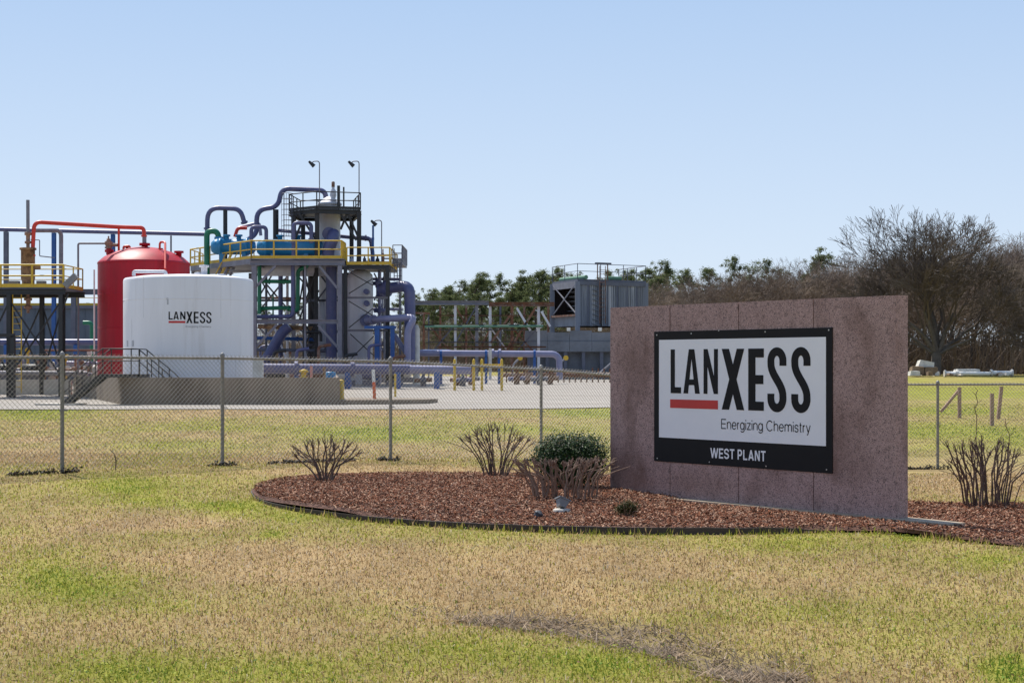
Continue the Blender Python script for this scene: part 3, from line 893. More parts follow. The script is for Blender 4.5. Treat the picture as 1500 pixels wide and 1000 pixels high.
def arc(cx, cy, rx, ry, a0, a1, n=10):
    return [(cx + rx * math.cos(R(a0 + (a1 - a0) * k / n)), cy + ry * math.sin(R(a0 + (a1 - a0) * k / n))) for k in range(n + 1)]
XH = .70                      # height of small letters against a capital of 1
def bowl(w): return arc(w / 2, XH / 2, w / 2, XH / 2, 0, 360, 20)
def arch(x0, x1): return [(x0, XH * .55)] + arc((x0 + x1) / 2, XH * .66, (x1 - x0) / 2, XH * .34, 180, 0, 10) + [(x1, 0)]
STROKES = {  # letter: (width, centre lines)
    'E': (.54, [[(.02, 0), (.02, 1)], [(0, .03), (.54, .03)], [(0, .52), (.5, .52)], [(0, .97), (.54, .97)]]),
    'C': (.66, [arc(.34, .5, .34, .5, 42, 318, 22)]),
    'n': (.44, [[(.02, 0), (.02, XH)], arch(.02, .42)]),
    'h': (.44, [[(.02, 0), (.02, 1)], arch(.02, .42)]),
    'm': (.74, [[(.02, 0), (.02, XH)], arch(.02, .37), arch(.37, .72)]),
    'r': (.22, [[(.02, 0), (.02, XH)], [(.02, XH * .5)] + arc(.22, XH * .62, .2, XH * .34, 180, 95, 6)]),
    'e': (.46, [[(.01, XH * .52), (.45, XH * .52)], arc(.23, XH / 2, .22, XH / 2, 5, 322, 20)]),
    'g': (.45, [arc(.21, XH / 2, .21, XH / 2, 0, 360, 20), [(.43, XH), (.43, -.06)] + arc(.22, -.06, .21, .19, 0, -155, 10)]),
    'i': (.04, [[(.02, 0), (.02, XH)], [(.02, .88), (.02, 1)]]),
    'z': (.40, [[(.0, XH - .03), (.40, XH - .03)], [(.37, XH - .03), (.03, .03)], [(0, .03), (.40, .03)]]),
    's': (.38, [[(.36, XH * .73)] + arc(.19, XH * .74, .16, XH * .24, 10, 230, 12) + arc(.19, XH * .26, .17, XH * .25, 50, -170, 12)]),
    't': (.22, [[(.09, .92), (.09, .12)] + arc(.18, .12, .09, .11, 180, 275, 6), [(0, XH - .02), (.21, XH - .02)]]),
    'y': (.40, [[(.0, XH), (.2, 0)], [(.40, XH), (.17, -.14)] + arc(.09, -.14, .08, .09, -20, -110, 5)]),
    'W': (.92, [[(.03, 1), (.24, 0)], [(.24, 0), (.46, 1)], [(.46, 1), (.68, 0)], [(.68, 0), (.89, 1)]]),
    'S': (.58, [[(.53, .71)] + arc(.29, .72, .23, .22, 5, 235, 14) + arc(.29, .28, .24, .22, 52, -175, 14)]),
    'T': (.56, [[(.28, 0), (.28, 1)], [(0, .925), (.56, .925)]]),
    'P': (.56, [[(.08, 0), (.08, 1)], [(.08, .925), (.30, .925)] + arc(.30, .68, .19, .245, 90, -90, 12) + [(.08, .435)]]),
    'L': (.50, [[(.08, 0), (.08, 1)], [(.05, .075), (.50, .075)]]),
    'A': (.66, [[(.07, 0), (.33, 1)], [(.59, 0), (.33, 1)], [(.14, .27), (.52, .27)]]),
    'N': (.60, [[(.08, 0), (.08, 1)], [(.10, .98), (.50, .02)], [(.52, 0), (.52, 1)]]),
    '1': (.3, [[(.2, 0), (.2, 1)], [(.2, .97), (.0, .78)]]),
}
def word(body, w, h, t, gap=.13, space=.30, heavy=False):
    """ribbons of a text fitted to width w and capital height h with stroke t (metres)"""
    x = 0; lines = []
    for ch in body:
        if ch == ' ': x += space; continue
        ww, ls = STROKES[ch]
        if heavy and ch == 'E': ls = [[(.08, 0), (.08, 1)], [(.02, .075), (.54, .075)], [(.02, .5), (.5, .5)], [(.02, .925), (.54, .925)]]
        for l in ls: lines.append([(x + a, b) for a, b in l])
        x += ww + gap
    k = w / (x - gap); polys = []; lev = 0
    for l in lines:
        lev = (lev + 1) % 4
        p = [Vector((a * k, b * h)) for a, b in l]
        L_, R_ = [], []
        for i in range(len(p)):
            d = (p[min(i + 1, len(p) - 1)] - p[max(i - 1, 0)]).normalized(); nn = Vector((-d.y, d.x)) * t / 2
            L_.append(p[i] + nn); R_.append(p[i] - nn)
        for i in range(len(p) - 1):
            polys.append((lev, [R_[i], R_[i + 1], L_[i + 1], L_[i]]))
    return polys
def put_word(name, polys, fn, m, parent):
    k = MB()
    for lev, q in polys: k.quad(*[fn(a.x, a.y, lev * .0004) for a in q])
    return k.build(name, m, parent)
u0, v0 = z7(495, 578); u1, _ = z7(857, 592); h = z7(495, 539)[1] - v0
v0 = (v0 + z7(790, 588)[1]) / 2
tag_o = put_word('tagline_lettering', word('Energizing Chemistry', u1 - u0, h, h * .105), lambda a, b, o: sp(u0 + a, v0 + b, BT + .006 + o), 'sign_black', board); tag_o['kind'] = 'stuff'
u0b, v0b = z7(451, 697); u1b, vb2 = z7(675, 707); hb = z7(451, 657)[1] - v0b
v0b = (v0b + vb2) / 2
put_word('plant_lettering', word('WEST PLANT', u1b - u0b, hb, hb * .17, gap=.12, space=.26, heavy=True), lambda a, b, o: sp(u0b + a, v0b + b, BT + .003 + o), 'sign_white', board)
for (x, y) in ((232, 196), (372, 190), (484, 178), (673, 183), (932, 176), (234, 697), (446, 712), (677, 729), (923, 743)):
    u, v = z7(x, y); p = sp(u, v, BT)
    MB().tube([p - Vector((-SLN[0], -SLN[1], 0)) * -.002, p + Vector((SLN[0], SLN[1], 0)) * .006], .009, 8).build('bolt', 'bolt_steel', board)

# ------------------------------------------------------------------ chain link fence
FH = 1.83
fpx = [(-9.6, 22.6), (-6.97, 24.86), (-4.82, 26.7), (-2.2, 29.06), (.57, 31.4), (3.2, 33.6), (5.9, 33.9), (9.05, 34.1), (12.4, 34.3), (15.8, 34.5)]
ftop = []
fence = thing('chain_link_fence', 'grey galvanised chain link fence running behind the sign and planting bed', 'fence', (-2.2, 29.06, gzf(-2.2, 29.06)))
post_top = []
for i, (x, y) in enumerate(fpx):
    z = gzf(x, y); r = .03 if i != 5 else .042
    m = MB(); m.tube([(x, y, z - .1), (x, y, z + FH)], r, 10)
    m.build('post', 'galvanised', fence)
    cap = MB(); cap.lathe((x, y, z + FH - .01), [(r + .012, 0), (r + .012, .03), (r * .9, .055), (.004, .07)], 10)
    cap.build('post_cap', 'galvanised', fence)
    post_top.append(Vector((x, y, z + FH - .035)))
for i in range(len(fpx) - 1):
    p0, p1 = post_top[i], post_top[i + 1]
    MB().tube([p0, p1], .021, 8).build('top_rail', 'galvanised', fence)
    L_ = (Vector((p1.x, p1.y, 0)) - Vector((p0.x, p0.y, 0))).length
    D = Vector((p1.x - p0.x, p1.y - p0.y, 0)) / L_
    side = Vector((D.y, -D.x, 0)) * (.034)      # fabric hangs on the camera side of the posts
    Hf = FH - .03; sp_ = .078
    slope = sp_ / .078
    V, Fc = [], []
    def wire(sa, za, sb, zb, off, r=.0031):
        # clip to the span
        if sb < sa: sa, za, sb, zb = sb, zb, sa, za
        if sb <= 0 or sa >= L_: return
        if sa < 0: za = za + (zb - za) * (0 - sa) / (sb - sa); sa = 0
        if sb > L_: zb = za + (zb - za) * (L_ - sa) / (sb - sa); sb = L_
        def gp(s, z):
            q = p0 + D * s; zz = p0.z + (p1.z - p0.z) * s / L_ - (FH - .035)
            return Vector((q.x, q.y, zz + z)) + side + side.normalized() * off
        a, b = gp(sa, za), gp(sb, zb)
        d = (b - a).normalized(); n1 = d.cross(side).normalized() * r; n2 = side.normalized() * r
        k = len(V)
        for e in (a, b):
            V.extend([e + n1, e - n1 * .5 + n2 * .87, e - n1 * .5 - n2 * .87])
        for j in range(3):
            Fc.append((k + j, k + (j + 1) % 3, k + 3 + (j + 1) % 3, k + 3 + j))
    run = Hf / slope
    s0 = -run
    z0_ = .03
    k = 0
    while s0 < L_:
        top = Hf + .05 * (1 if k % 1 == 0 else 0)
        wire(s0, z0_, s0 + run * (top - z0_) / Hf, top, .003)
        wire(s0 + run, z0_, s0 + run - run * (top - z0_) / Hf, top, -.003)
        s0 += sp_; k += 1
    me = np_mesh('mesh_fabric', [tuple(v - ORG[fence.name]) for v in V], Fc)
    o = link('mesh_fabric', me, fence, m='fence_wire'); o['kind'] = 'stuff'
    for frac in (.55,):
        q = post_top[i] - Vector((0, 0, FH * (1 - frac)))
        MB().bar(q + side * 1.1 - D * .06, q + side * 1.1 + D * .06, .012, .018).build('tie_band', 'galvanised', fence)
    # weeds in the fence line
def fence_weeds():
    V, Fc, Cc = [], [], []
    pts = []
    for (a, b) in zip(fpx[:-1], fpx[1:]):
        L_ = math.hypot(b[0] - a[0], b[1] - a[1])
        for k in range(int(L_ * 60)):
            t = random.random(); x = a[0] + (b[0] - a[0]) * t; y = a[1] + (b[1] - a[1]) * t
            d = min(t, 1 - t) * L_
            nz = float(fnoise(np.array([x * 1.0]), np.array([y * 1.0]), .9, 2)[0])
            if nz < .5 and d > .25: continue
            pts.append((x, y, .02 + .06 * random.random() * (1.4 if d < .25 else .8)))
    for x, y, h in pts:
        y += random.gauss(0, .04); z = gzf(x, y)
        for q in range(5):
            a = random.random() * 6.28; r = random.random() * .08
            c = Vector((x + r * math.cos(a), y + r * math.sin(a), z + h * random.random()))
            s = .016 + .022 * random.random()
            e1 = Vector((random.gauss(0, 1), random.gauss(0, 1), random.gauss(0, 1))).normalized() * s
            e2 = e1.cross(Vector((random.gauss(0, 1), random.gauss(0, 1), 1))).normalized() * s * .6
            k = len(V); V.extend([c - e1, c - e2, c + e1, c + e2]); Fc.append((k, k + 1, k + 2, k + 3))
            cc = random.choice([(.035, .026, .022), (.05, .035, .028), (.03, .038, .012), (.075, .055, .04)])
            Cc.extend([cc] * 4)
    me = np_mesh('fence_weeds', [tuple(v) for v in V], Fc, False, np.array(Cc))
    tag(link('fence_weeds', me, m='weed_leaf'), 'dark low weeds growing along the foot of the fence', 'weeds', kind='stuff')
fence_weeds()
# dead vines climbing the right run
for (pxs, lab) in ((((1428, 627), (1431, 608), (1427, 598), (1433, 590), (1429, 578), (1432, 572)), 'dead brown vine climbing the fence above the right hand bare shrub, left one'),
                   (((1478, 668), (1477, 650), (1480, 638), (1474, 626), (1473, 617)), 'thin dead vine on the fence just behind the right hand bare shrub'),
                   (((169, 690), (170, 676), (168, 665)), 'short dead weed stalk beside the fence near the second post')):
    Y = 34.0 if pxs[0][0] > 400 else 25.4
    m = MB(); pts = [P(x, y, Y) for x, y in pxs]
    pts[0].z = gzf(pts[0].x, Y) - .02
    m.tube(rounded(pts, .1, 3), .009, 5)
    for p in pts[1:]:
        m.tube([p, p + Vector((random.uniform(-.08, .08), -.01, .07))], .005, 4)
    tag(m.build('dead_vine', 'twig_bark', origin=pts[0]), lab, 'vine')

# ------------------------------------------------------------------ shrubs in the bed
def cane(pts, r0, r1, n=6):
    m = MB(); k = len(pts)
    m.tube(pts, [r0 + (r1 - r0) * i / (k - 1) for i in range(k)], n); return m
def bare_shrub(name, label, bx, by, hgt, spread, ns, thick, barkm, seed, tuft=4, tl=.16, clip=None, basew=.14, baseu=None):
    rd = random.Random(seed)
    z = float(bz(np.array([bx]), np.array([by]))[0]) + .01
    t = thing(name, label, 'shrub', (bx, by, z))
    twig = MB()
    for i in range(ns):
        a = (i + .5) / ns
        sx = (a * 2 - 1) * spread[0] + rd.gauss(0, .06)
        sy = rd.uniform(-1, 1) * spread[1]
        b = Vector((bx + (a * 2 - 1) * basew + rd.gauss(0, .03), by + sy * basew / max(spread[0], .01) + rd.gauss(0, .04), z - .04))
        h = hgt * (1 - .28 * abs(a * 2 - 1) ** 2) * rd.uniform(.82, 1.08)
        if clip: h = clip * rd.uniform(.92, 1.04)
        tip = Vector((bx + sx, by + sy, z + h))
        mid = b.lerp(tip, .5) + Vector((-sx * .12 + rd.gauss(0, .03), rd.gauss(0, .03), h * .05))
        p1 = b.lerp(mid, .5) + Vector((rd.gauss(0, .012), 0, .02)); p2 = mid.lerp(tip, .5) + Vector((rd.gauss(0, .015), 0, 0))
        r = thick * rd.uniform(.7, 1.25)
        cane([b, p1, mid, p2, tip], r, r * .7).build('stem', barkm, t)
        d = (tip - p2).normalized()
        for q in range(tuft):
            e = tip + (d + Vector((rd.gauss(0, .5), rd.gauss(0, .5), rd.gauss(.1, .3)))) .normalized() * tl * rd.uniform(.4, 1.2)
            s0 = tip - d * rd.uniform(0, .06)
            mm = s0.lerp(e, .5) + Vector((rd.gauss(0, .015), rd.gauss(0, .015), rd.gauss(0, .015)))
            twig.tube([s0, mm, e], [r * .55, r * .4, r * .22], 4)
        if rd.random() < .7:   # side branch lower down
            s0 = b.lerp(tip, rd.uniform(.4, .8)) ; s0 = mid.lerp(p2, rd.random())
            e = s0 + Vector((rd.gauss(sx * .5, .14), rd.gauss(0, .1), rd.uniform(.12, .3) * hgt))
            twig.tube([s0, s0.lerp(e, .5) + Vector((rd.gauss(0, .02), 0, .01)), e], [r * .55, r * .45, r * .25], 4)
    o = twig.build('twigs', barkm, t); o['kind'] = 'stuff'
    return t
x, y = Gp(475, 709, 1.68)
bare_shrub('bare_shrub', 'small vase shaped bare shrub at the left tip of the mulch bed', x, y, .54, (.42, .28), 19, .0105, 'twig_bark', 3, 5, .13, basew=.10)
x, y = Gp(728, 700, 1.66)
bare_shrub('bare_shrub', 'spreading bare shrub at the back of the bed left of the green bush', x, y, .66, (.48, .3), 26, .0095, 'twig_bark', 5, 5, .13, basew=.14)
x, y = Gp(824, 731, 1.66)
bare_shrub('clipped_shrub', 'wide clipped shrub of thick pale brown stems in front of the green bush', x, y, .6, (.60, .32), 46, .0125, 'cane_bark', 8, 6, .06, clip=.42, basew=.40)
x, y = Gp(1446, 742, 1.69)
bare_shrub('bare_shrub', 'large many stemmed bare shrub right of the granite sign', x, y, .74, (.50, .34), 40, .0098, 'twig_bark', 14, 4, .10, basew=.26)

def leaf_cloud(name, centers, radii, n, size, cols, parent, matn, flat=.0, shell=.75, aspect=.5, updir=.3, drop=None):
    """leaf shaped quads through ellipsoid volumes"""
    Vs, Cs = [], []
    w = np.array([r[0] * r[1] * r[2] for r in radii]); w = w / w.sum()
    which = rng.choice(len(radii), n, p=w)
    C = np.array(centers)[which]; Rr = np.array(radii)[which]
    d = rng.normal(size=(n, 3)); d /= np.linalg.norm(d, axis=1)[:, None]
    rad = (shell + (1 - shell) * rng.random(n)) * (rng.random(n) ** .25)
    if drop is not None: d[:, 2] = np.where(d[:, 2] < drop, -d[:, 2] * .4, d[:, 2])
    p = C + d * Rr * rad[:, None]
    nrm = d + rng.normal(0, .55, (n, 3)) + np.array([0, 0, updir]); nrm /= np.linalg.norm(nrm, axis=1)[:, None]
    a = np.cross(nrm, rng.normal(size=(n, 3))); a /= np.linalg.norm(a, axis=1)[:, None]
    b = np.cross(nrm, a)
    s = size * (.6 + .8 * rng.random(n))[:, None]
    V = np.stack([p - a * s, p - b * s * aspect + nrm * s * .15, p + a * s, p + b * s * aspect + nrm * s * .15], 1).reshape(-1, 3)
    fc = np.arange(n * 4).reshape(n, 4)
    cols = np.array(cols); c = cols[rng.integers(0, len(cols), n)] * (.65 + .7 * rng.random(n))[:, None]
    og = np.array(ORG[parent.name]) if parent is not None else 0
    me = np_mesh(name, V - og, fc, False, np.repeat(c, 4, 0))
    o = link(name, me, parent, m=matn); o['kind'] = 'stuff'
    return o
# round evergreen bush
x, y = .79, 21.35
bush = thing('evergreen_bush', 'rounded dark green evergreen bush against the left end of the sign', 'bush', (x, y, .03))
hw = S(66, 21.35)
leaf_cloud('foliage', [(x - .04, y, .50), (x - .22, y, .48), (x + .2, y, .50), (x + .0, y + .1, .42), (x, y - .05, .30)],
           [(hw * .80, .46, .37), (hw * .62, .40, .33), (hw * .62, .42, .34), (hw * .95, .42, .28), (hw * .85, .34, .28)], 17000, .0175,
           [(.020, .044, .010), (.030, .064, .014), (.055, .105, .026), (.012, .028, .008)], bush, 'bush_leaf', shell=.72, aspect=.55, updir=.5)
for k in range(7):
    a = k * .9
    cane([Vector((x + .1 * math.cos(a), y + .1 * math.sin(a), 0)), Vector((x + .18 * math.cos(a), y + .16 * math.sin(a), .25)),
          Vector((x + .34 * math.cos(a), y + .25 * math.sin(a), .55))], .018, .008).build('stem', 'twig_bark', bush)
# small half dead grassy plant
x, y = Gp(918, 756, 1.68)
pl = thing('low_plant', 'small half dead green and brown plant on the mulch before the sign', 'plant', (x, y, .02))
leaf_cloud('foliage', [(x, y, .12), (x - .07, y, .09), (x + .06, y, .10)], [(.13, .12, .10), (.10, .1, .08), (.11, .1, .10)], 1300, .016,
           [(.10, .085, .03), (.06, .075, .02), (.15, .10, .05), (.04, .05, .015)], pl, 'weed_leaf', shell=.3, aspect=.3)
m = MB()
for k in range(16):
    a = random.random() * 6.28; r = random.uniform(.06, .16)
    m.tube([(x, y, .01), (x + r * .6 * math.cos(a), y + r * .6 * math.sin(a), .07), (x + r * math.cos(a), y + r * math.sin(a), .05 + .1 * random.random())], [.006, .005, .003], 4)
m.build('stems', 'cane_bark', pl)
# flood lamp lying askew on the mulch, on its pad
x, y = Gp(823, 747, 1.66)
fl = thing('flood_lamp', 'tilted grey ground flood lamp on the mulch before the clipped shrub', 'lamp', (x, y, .03))
def rot_pts(pts, c, M): return [Vector(c) + M @ (Vector(p)) for p in pts]
Mx = Matrix.Rotation(R(26), 3, 'Y') @ Matrix.Rotation(R(20), 3, 'Z') @ Matrix.Rotation(R(-30), 3, 'X') * .85
c0 = (x, y, .10)
m = MB(); a, b, h0, h1 = .075, .045, -.045, .055
m.hexa(rot_pts([(-b, -b, h0), (b, -b, h0), (b, b, h0), (-b, b, h0), (-a, -a * .8, h1), (a, -a * .8, h1), (a, a * .8, h1), (-a, a * .8, h1)], c0, Mx)); m.build('housing', 'lamp_grey', fl)
m = MB(); a = .09
m.hexa(rot_pts([(-a, -a * .8, .056), (a, -a * .8, .056), (a, a * .8, .056), (-a, a * .8, .056), (-a, -a * .8, .074), (a, -a * .8, .074), (a, a * .8, .074), (-a, a * .8, .074)], c0, Mx)); m.build('rim', 'lamp_grey', fl)
m = MB(); a = .075
m.hexa(rot_pts([(-a, -a * .8, .0745), (a, -a * .8, .0745), (a, a * .8, .0745), (-a, a * .8, .0745), (-a, -a * .8, .078), (a, -a * .8, .078), (a, a * .8, .078), (-a, a * .8, .078)], c0, Mx)); m.build('lens', 'lamp_glass', fl)
m = MB(); m.tube([(x + .01, y, .0), (x + .005, y, .06)], .02, 8); m.build('stem', 'steel_black', fl)
m = MB(); m.lathe((x, y - .02, .015), [(.10, 0), (.10, .025), (.09, .034), (.0, .036)], 18); m.build('base_pad', 'concrete_pale', fl)
# dark stone
def stone(name, label, c, r, m, seed):
    rd = random.Random(seed); bm = bmesh.new(); bmesh.ops.create_icosphere(bm, subdivisions=3, radius=1)
    for v in bm.verts:
        k = 1 + .25 * (math.sin(v.co.x * 3 + seed) * math.cos(v.co.y * 2.3) + .5 * math.sin(v.co.z * 5 + v.co.x * 4))
        v.co = Vector((v.co.x * r[0] * k, v.co.y * r[1] * k, v.co.z * r[2] * k))
    me = bpy.data.meshes.new(name); bm.to_mesh(me); bm.free()
    me.polygons.foreach_set('use_smooth', [True] * len(me.polygons))
    return tag(link(name, me, origin=c, m=m), label, 'stone')
x, y = Gp(789, 756, 1.67)
stone('stone', 'small dark stone on the mulch left of the flood lamp', (x, y, .045), (.06, .05, .04), 'stone_dark', 2)
ORD = ['first', 'second', 'third', 'fourth', 'fifth', 'sixth', 'seventh', 'eighth', 'ninth', 'tenth', 'eleventh', 'twelfth'] + ['%dth' % k for k in range(13, 60)]
# ================================================================== the plant
def run(name, label, cat, pts, r, m, rad=None, n=12, flanges=(), fm=None, group=None):
    """a pipe line; flanges = indices of corner points (or fractions) where a ring sits"""
    pts = [Vector(p) for p in pts]
    path = rounded(pts, rad if rad is not None else r * 3.2, 6)
    if not flanges:
        o = MB().tube(path, r, n).build(name, m, origin=pts[0]); return tag(o, label, cat, group)
    t = thing(name, label, cat, pts[0], group)
    MB().tube(path, r, n).build('pipe', m, t)
    for (i, f) in flanges:
        a, b = pts[i], pts[i + 1]; q = a.lerp(b, f); d = (b - a).normalized()
        MB().tube([q - d * r * .35, q + d * r * .35], r * 1.5, n).build('flange', fm or m, t)
    return t
def rail(parent, pts, h, m, r=.022, gap=1.5, mid=True, kick=True, closed_=False, pr=None):
    """guard rail along pts (deck level): rails as one part per side, posts as its sub-parts"""
    pts = [Vector(p) for p in pts]
    for a, b in zip(pts[:-1], pts[1:]):
        k = MB(); up = Vector((0, 0, 1))
        k.tube([a + up * h, b + up * h], r, 6)
        if mid: k.tube([a + up * h * .52, b + up * h * .52], r * .85, 6)
        if kick: k.bar(a + up * .09, b + up * .09, .02, .17)
        o = k.build('guard_rail', m, parent)
        L_ = (b - a).length; n = max(1, round(L_ / gap))
        for i in range(n + 1):
            q = a.lerp(b, i / n)
            MB().tube([q, q + up * h], (pr or r) * 1.1, 6).build('post', m, o)
def ladder(name, parent, p0, p1, w, m, side, rung=.3, cage=None):
    side = Vector(side); k = MB(); p0, p1 = Vector(p0), Vector(p1)
    k.bar(p0 - side * w / 2, p1 - side * w / 2, .05, .03); k.bar(p0 + side * w / 2, p1 + side * w / 2, .05, .03)
    o = k.build(name, m, parent); L_ = (p1 - p0).length; n = int(L_ / rung)
    rg = MB()
    for i in range(1, n):
        q = p0.lerp(p1, i / n); rg.tube([q - side * w / 2, q + side * w / 2], .018, 5)
    q = rg.build('rungs', m, o); q['kind'] = 'stuff'
    return o

# ------------------------------------------------------------------ containment walls
WT = 1.15
def wall(name, label, pts, top, th, m='concrete_wall', zb=None):
    """concrete wall as separate straight lengths joined under one thing"""
    t = thing(name, label, 'wall', (pts[0][0], pts[0][1], gzf(*pts[0])))
    for i, (a, b) in enumerate(zip(pts[:-1], pts[1:])):
        a = Vector((*a, 0)); b = Vector((*b, 0)); d = (b - a).normalized(); nr = Vector((-d.y, d.x, 0)) * th
        e = d * .0
        z0 = min(gzf(a.x, a.y), gzf(b.x, b.y)) - .15
        L_ = (b - a).length; n = max(1, round(L_ / 4.6))
        for k in range(n):
            p = a + d * (L_ * k / n + (.012 if k else 0)); q = a + d * (L_ * (k + 1) / n)
            if k == n - 1 and i < len(pts) - 2: q = q - d * .003
            c8 = [p, q, q + nr, p + nr]
            MB().hexa([v + Vector((0, 0, z0)) for v in c8] + [v + Vector((0, 0, top)) for v in c8]).build('wall_section', m, t)
    return t
front = wall('containment_wall', 'brown concrete containment wall in front of the white tank', [(-9.6, 88), (-7.22, 67.0), (-16.3, 67.0), (-21.6, 79.0)], WT, -.25)
wall('containment_wall', 'lower grey concrete wall under the yellow railed platform at left', [(-21.8, 79.3), (-36, 79.6)], .95, -.25, 'concrete_pale')
# low curb island right of the wall
m = MB()
cp = []
for (x, y) in ((497, 585), (560, 584), (620, 582.5), (638, 579.5), (628, 576), (560, 575), (497, 575.5)):
    d = F * 1.72 / (y - HY) - 1.5
    cp.append(((x - CX) / F * d, d))
cp = [(-7.19, 66.9), (-5.2, 67.2), (-3.6, 67.9), (-3.2, 69.2), (-3.7, 70.6), (-5.4, 71.2), (-7.19, 71.2)]
zt = .22
m.prism([Vector((x, y, zt)) for x, y in cp], (0, 0, -.4))
tag(m.build('curb_island', 'concrete_wall', origin=(-5.2, 69, zt)), 'low concrete curb island with the orange marker post', 'curb')

# ------------------------------------------------------------------ white tank
WC = Vector(((276.5 - CX) / F * 72.5, 72.5, .05)); WR = S(93.5, 72.5); WZ = 5.55
wt = thing('white_tank', 'squat white round storage tank with the company logo', 'tank', WC)
m = MB(); H_ = WZ - WC.z
m.lathe(WC, [(WR, -.1), (WR, H_ * .333), (WR, H_ * .333), (WR, H_ * .666), (WR, H_ * .666), (WR, H_ - .12), (WR - .02, H_ - .05), (WR - .07, H_), (WR - .07, H_)], 96)
m.build('shell', 'tank_white', wt)
m = MB(); m.lathe(WC + Vector((0, 0, H_)), [(WR - .072, -.003), (WR * .75, .10), (WR * .4, .17), (.02, .20)], 96); m.build('roof', 'tank_white', wt)
m = MB(); m.lathe(WC, [(WR + .06, -.1), (WR + .06, .22), (WR + .06, .22), (WR, .22)], 96); m.build('base_ring', 'concrete_pale', wt)
def wpt(x, y, off=.0):
    """pixel on the tank's near side -> point on the shell"""
    Xd = (x - CX) / F
    # ray (Xd t, t) against circle
    a = Xd * Xd + 1; b = -2 * (WC.x * Xd + WC.y); c = WC.x ** 2 + WC.y ** 2 - (WR + off) ** 2
    t = (-b - math.sqrt(max(0, b * b - 4 * a * c))) / (2 * a)
    return Vector((Xd * t, t, CZ + (HY - y) / F * t))
def tz(x, y): return 230 + x / 15., 430 + y / 15.
def tmap(ang, z, off): return Vector((WC.x + (WR + off) * math.sin(ang), WC.y - (WR + off) * math.cos(ang), z))
def tang(x):
    p = wpt(x, 480); return math.atan2(p.x - WC.x, WC.y - p.y)
def tv(y): return CZ + (HY - y) / F * (WC.y - WR)
tl = [('L', 255, 345), ('A', 360, 480), ('N', 510, 625), ('X', 645, 780), ('E', 805, 912), ('S', 940, 1060), ('S', 1080, 1196)]
for ch, x0, x1 in tl:
    a0, a1 = tang(tz(x0, 0)[0]), tang(tz(x1, 0)[0]); w = (a1 - a0) * WR
    zt_ = tv(tz(0, 395)[1]); zb_ = tv(tz(0, 570 if ch in 'LAN' else 648)[1])
    fn = lambda a, b: tmap(a0 + a / WR, zb_ + b, .006)
    tri_poly(solid(glyph(ch, w, zt_ - zb_, .055 if ch in 'LAN' else .068), fn, lambda a, b: Vector((0, .004, 0)))).build('letter', 'sign_black', wt)
m = MB(); a0, a1 = tang(tz(255, 0)[0]), tang(tz(622, 0)[0]); zt_, zb_ = tv(tz(0, 600)[1]), tv(tz(0, 645)[1])
for k in range(10):
    p, q = a0 + (a1 - a0) * k / 10, a0 + (a1 - a0) * (k + 1) / 10
    m.quad(tmap(p, zb_, .006), tmap(q, zb_, .006), tmap(q, zt_, .006), tmap(p, zt_, .006))
m.build('red_bar', 'sign_red', wt)
a0, a1 = tang(tz(632, 0)[0]), tang(tz(1186, 0)[0]); zt_, zb_ = tv(tz(0, 703)[1]), tv(tz(0, 738)[1])
o = put_word('tagline_lettering', word('Energizing Chemistry', (a1 - a0) * WR, zt_ - zb_, .018), lambda a, b, e: tmap(a0 + a / WR, zb_ + b, .006 + e), 'lettering_grey', wt); o['kind'] = 'stuff'
a0 = tang(243.5); zt_, zb_ = tv(436), tv(446)
put_word('faded_number', word('1', .1, zt_ - zb_, .07), lambda a, b, e: tmap(a0 + a / WR, zb_ + b, .006 + e), 'lettering_grey', wt)
for f in (.34, .82):
    k = MB(); k.lathe(WC, [(WR + .001, H_ * f - .02), (WR + .012, H_ * f - .008), (WR + .012, H_ * f + .008), (WR + .001, H_ * f + .02)], 96); k.build('weld_seam', 'tank_white', wt)
for j in range(8):
    a_ = -1.3 + j * .38 + (.1 if j % 2 else 0)
    if abs(a_) < .5: continue
    z_ = (j % 3) / 3 * H_ + .03
    k = MB(); k.tube([tmap(a_, WC.z + z_, .002), tmap(a_, WC.z + z_ + H_ / 3 - .06, .002)], .012, 5); k.build('weld_seam', 'tank_white', wt)
# roof fittings
def on_roof(x, y, dy): return P(x, y, 72.5 + dy)
m = MB(); m.tube(rounded([P(196, 404, 72.5), P(196, 397.5, 72.5), P(243, 398, 72.3), P(243, 408, 72.3)], .12, 5), S(2.6, 72.5), 10); m.build('vent_pipe', 'vessel_pale', wt)
for (x, r_, h_, mt) in ((299, .14, .55, 'vessel_pale'), (290, .10, .22, 'vessel_pale'), (282, .16, .12, 'junk_white'), (325, .12, .14, 'vessel_pale')):
    q = P(x, 402, 72.3); q.z = WZ - .02
    m = MB(); m.lathe(q, [(r_ * 1.4, 0), (r_ * 1.4, .12), (r_, .12), (r_, h_), (r_ * 1.6, h_), (r_ * 1.6, h_ + .09), (.01, h_ + .11)], 14); m.build('nozzle', mt, wt)
# pale box at the foot, right
p = P(378, 538, 69.8); m = MB(); m.box((p.x - .2, p.y - .2, .0), (p.x + .2, p.y + .3, p.z + .35)); m.build('valve_box', 'junk_white', wt)
p = wpt(192, 497, .01)
pl_ = MB(); a0 = tang(186); a1 = tang(196); pl_.quad(tmap(a0, tv(507), .012), tmap(a1, tv(507), .012), tmap(a1, tv(498), .012), tmap(a0, tv(498), .012)); pl_.build('placard', 'lettering_grey', wt)

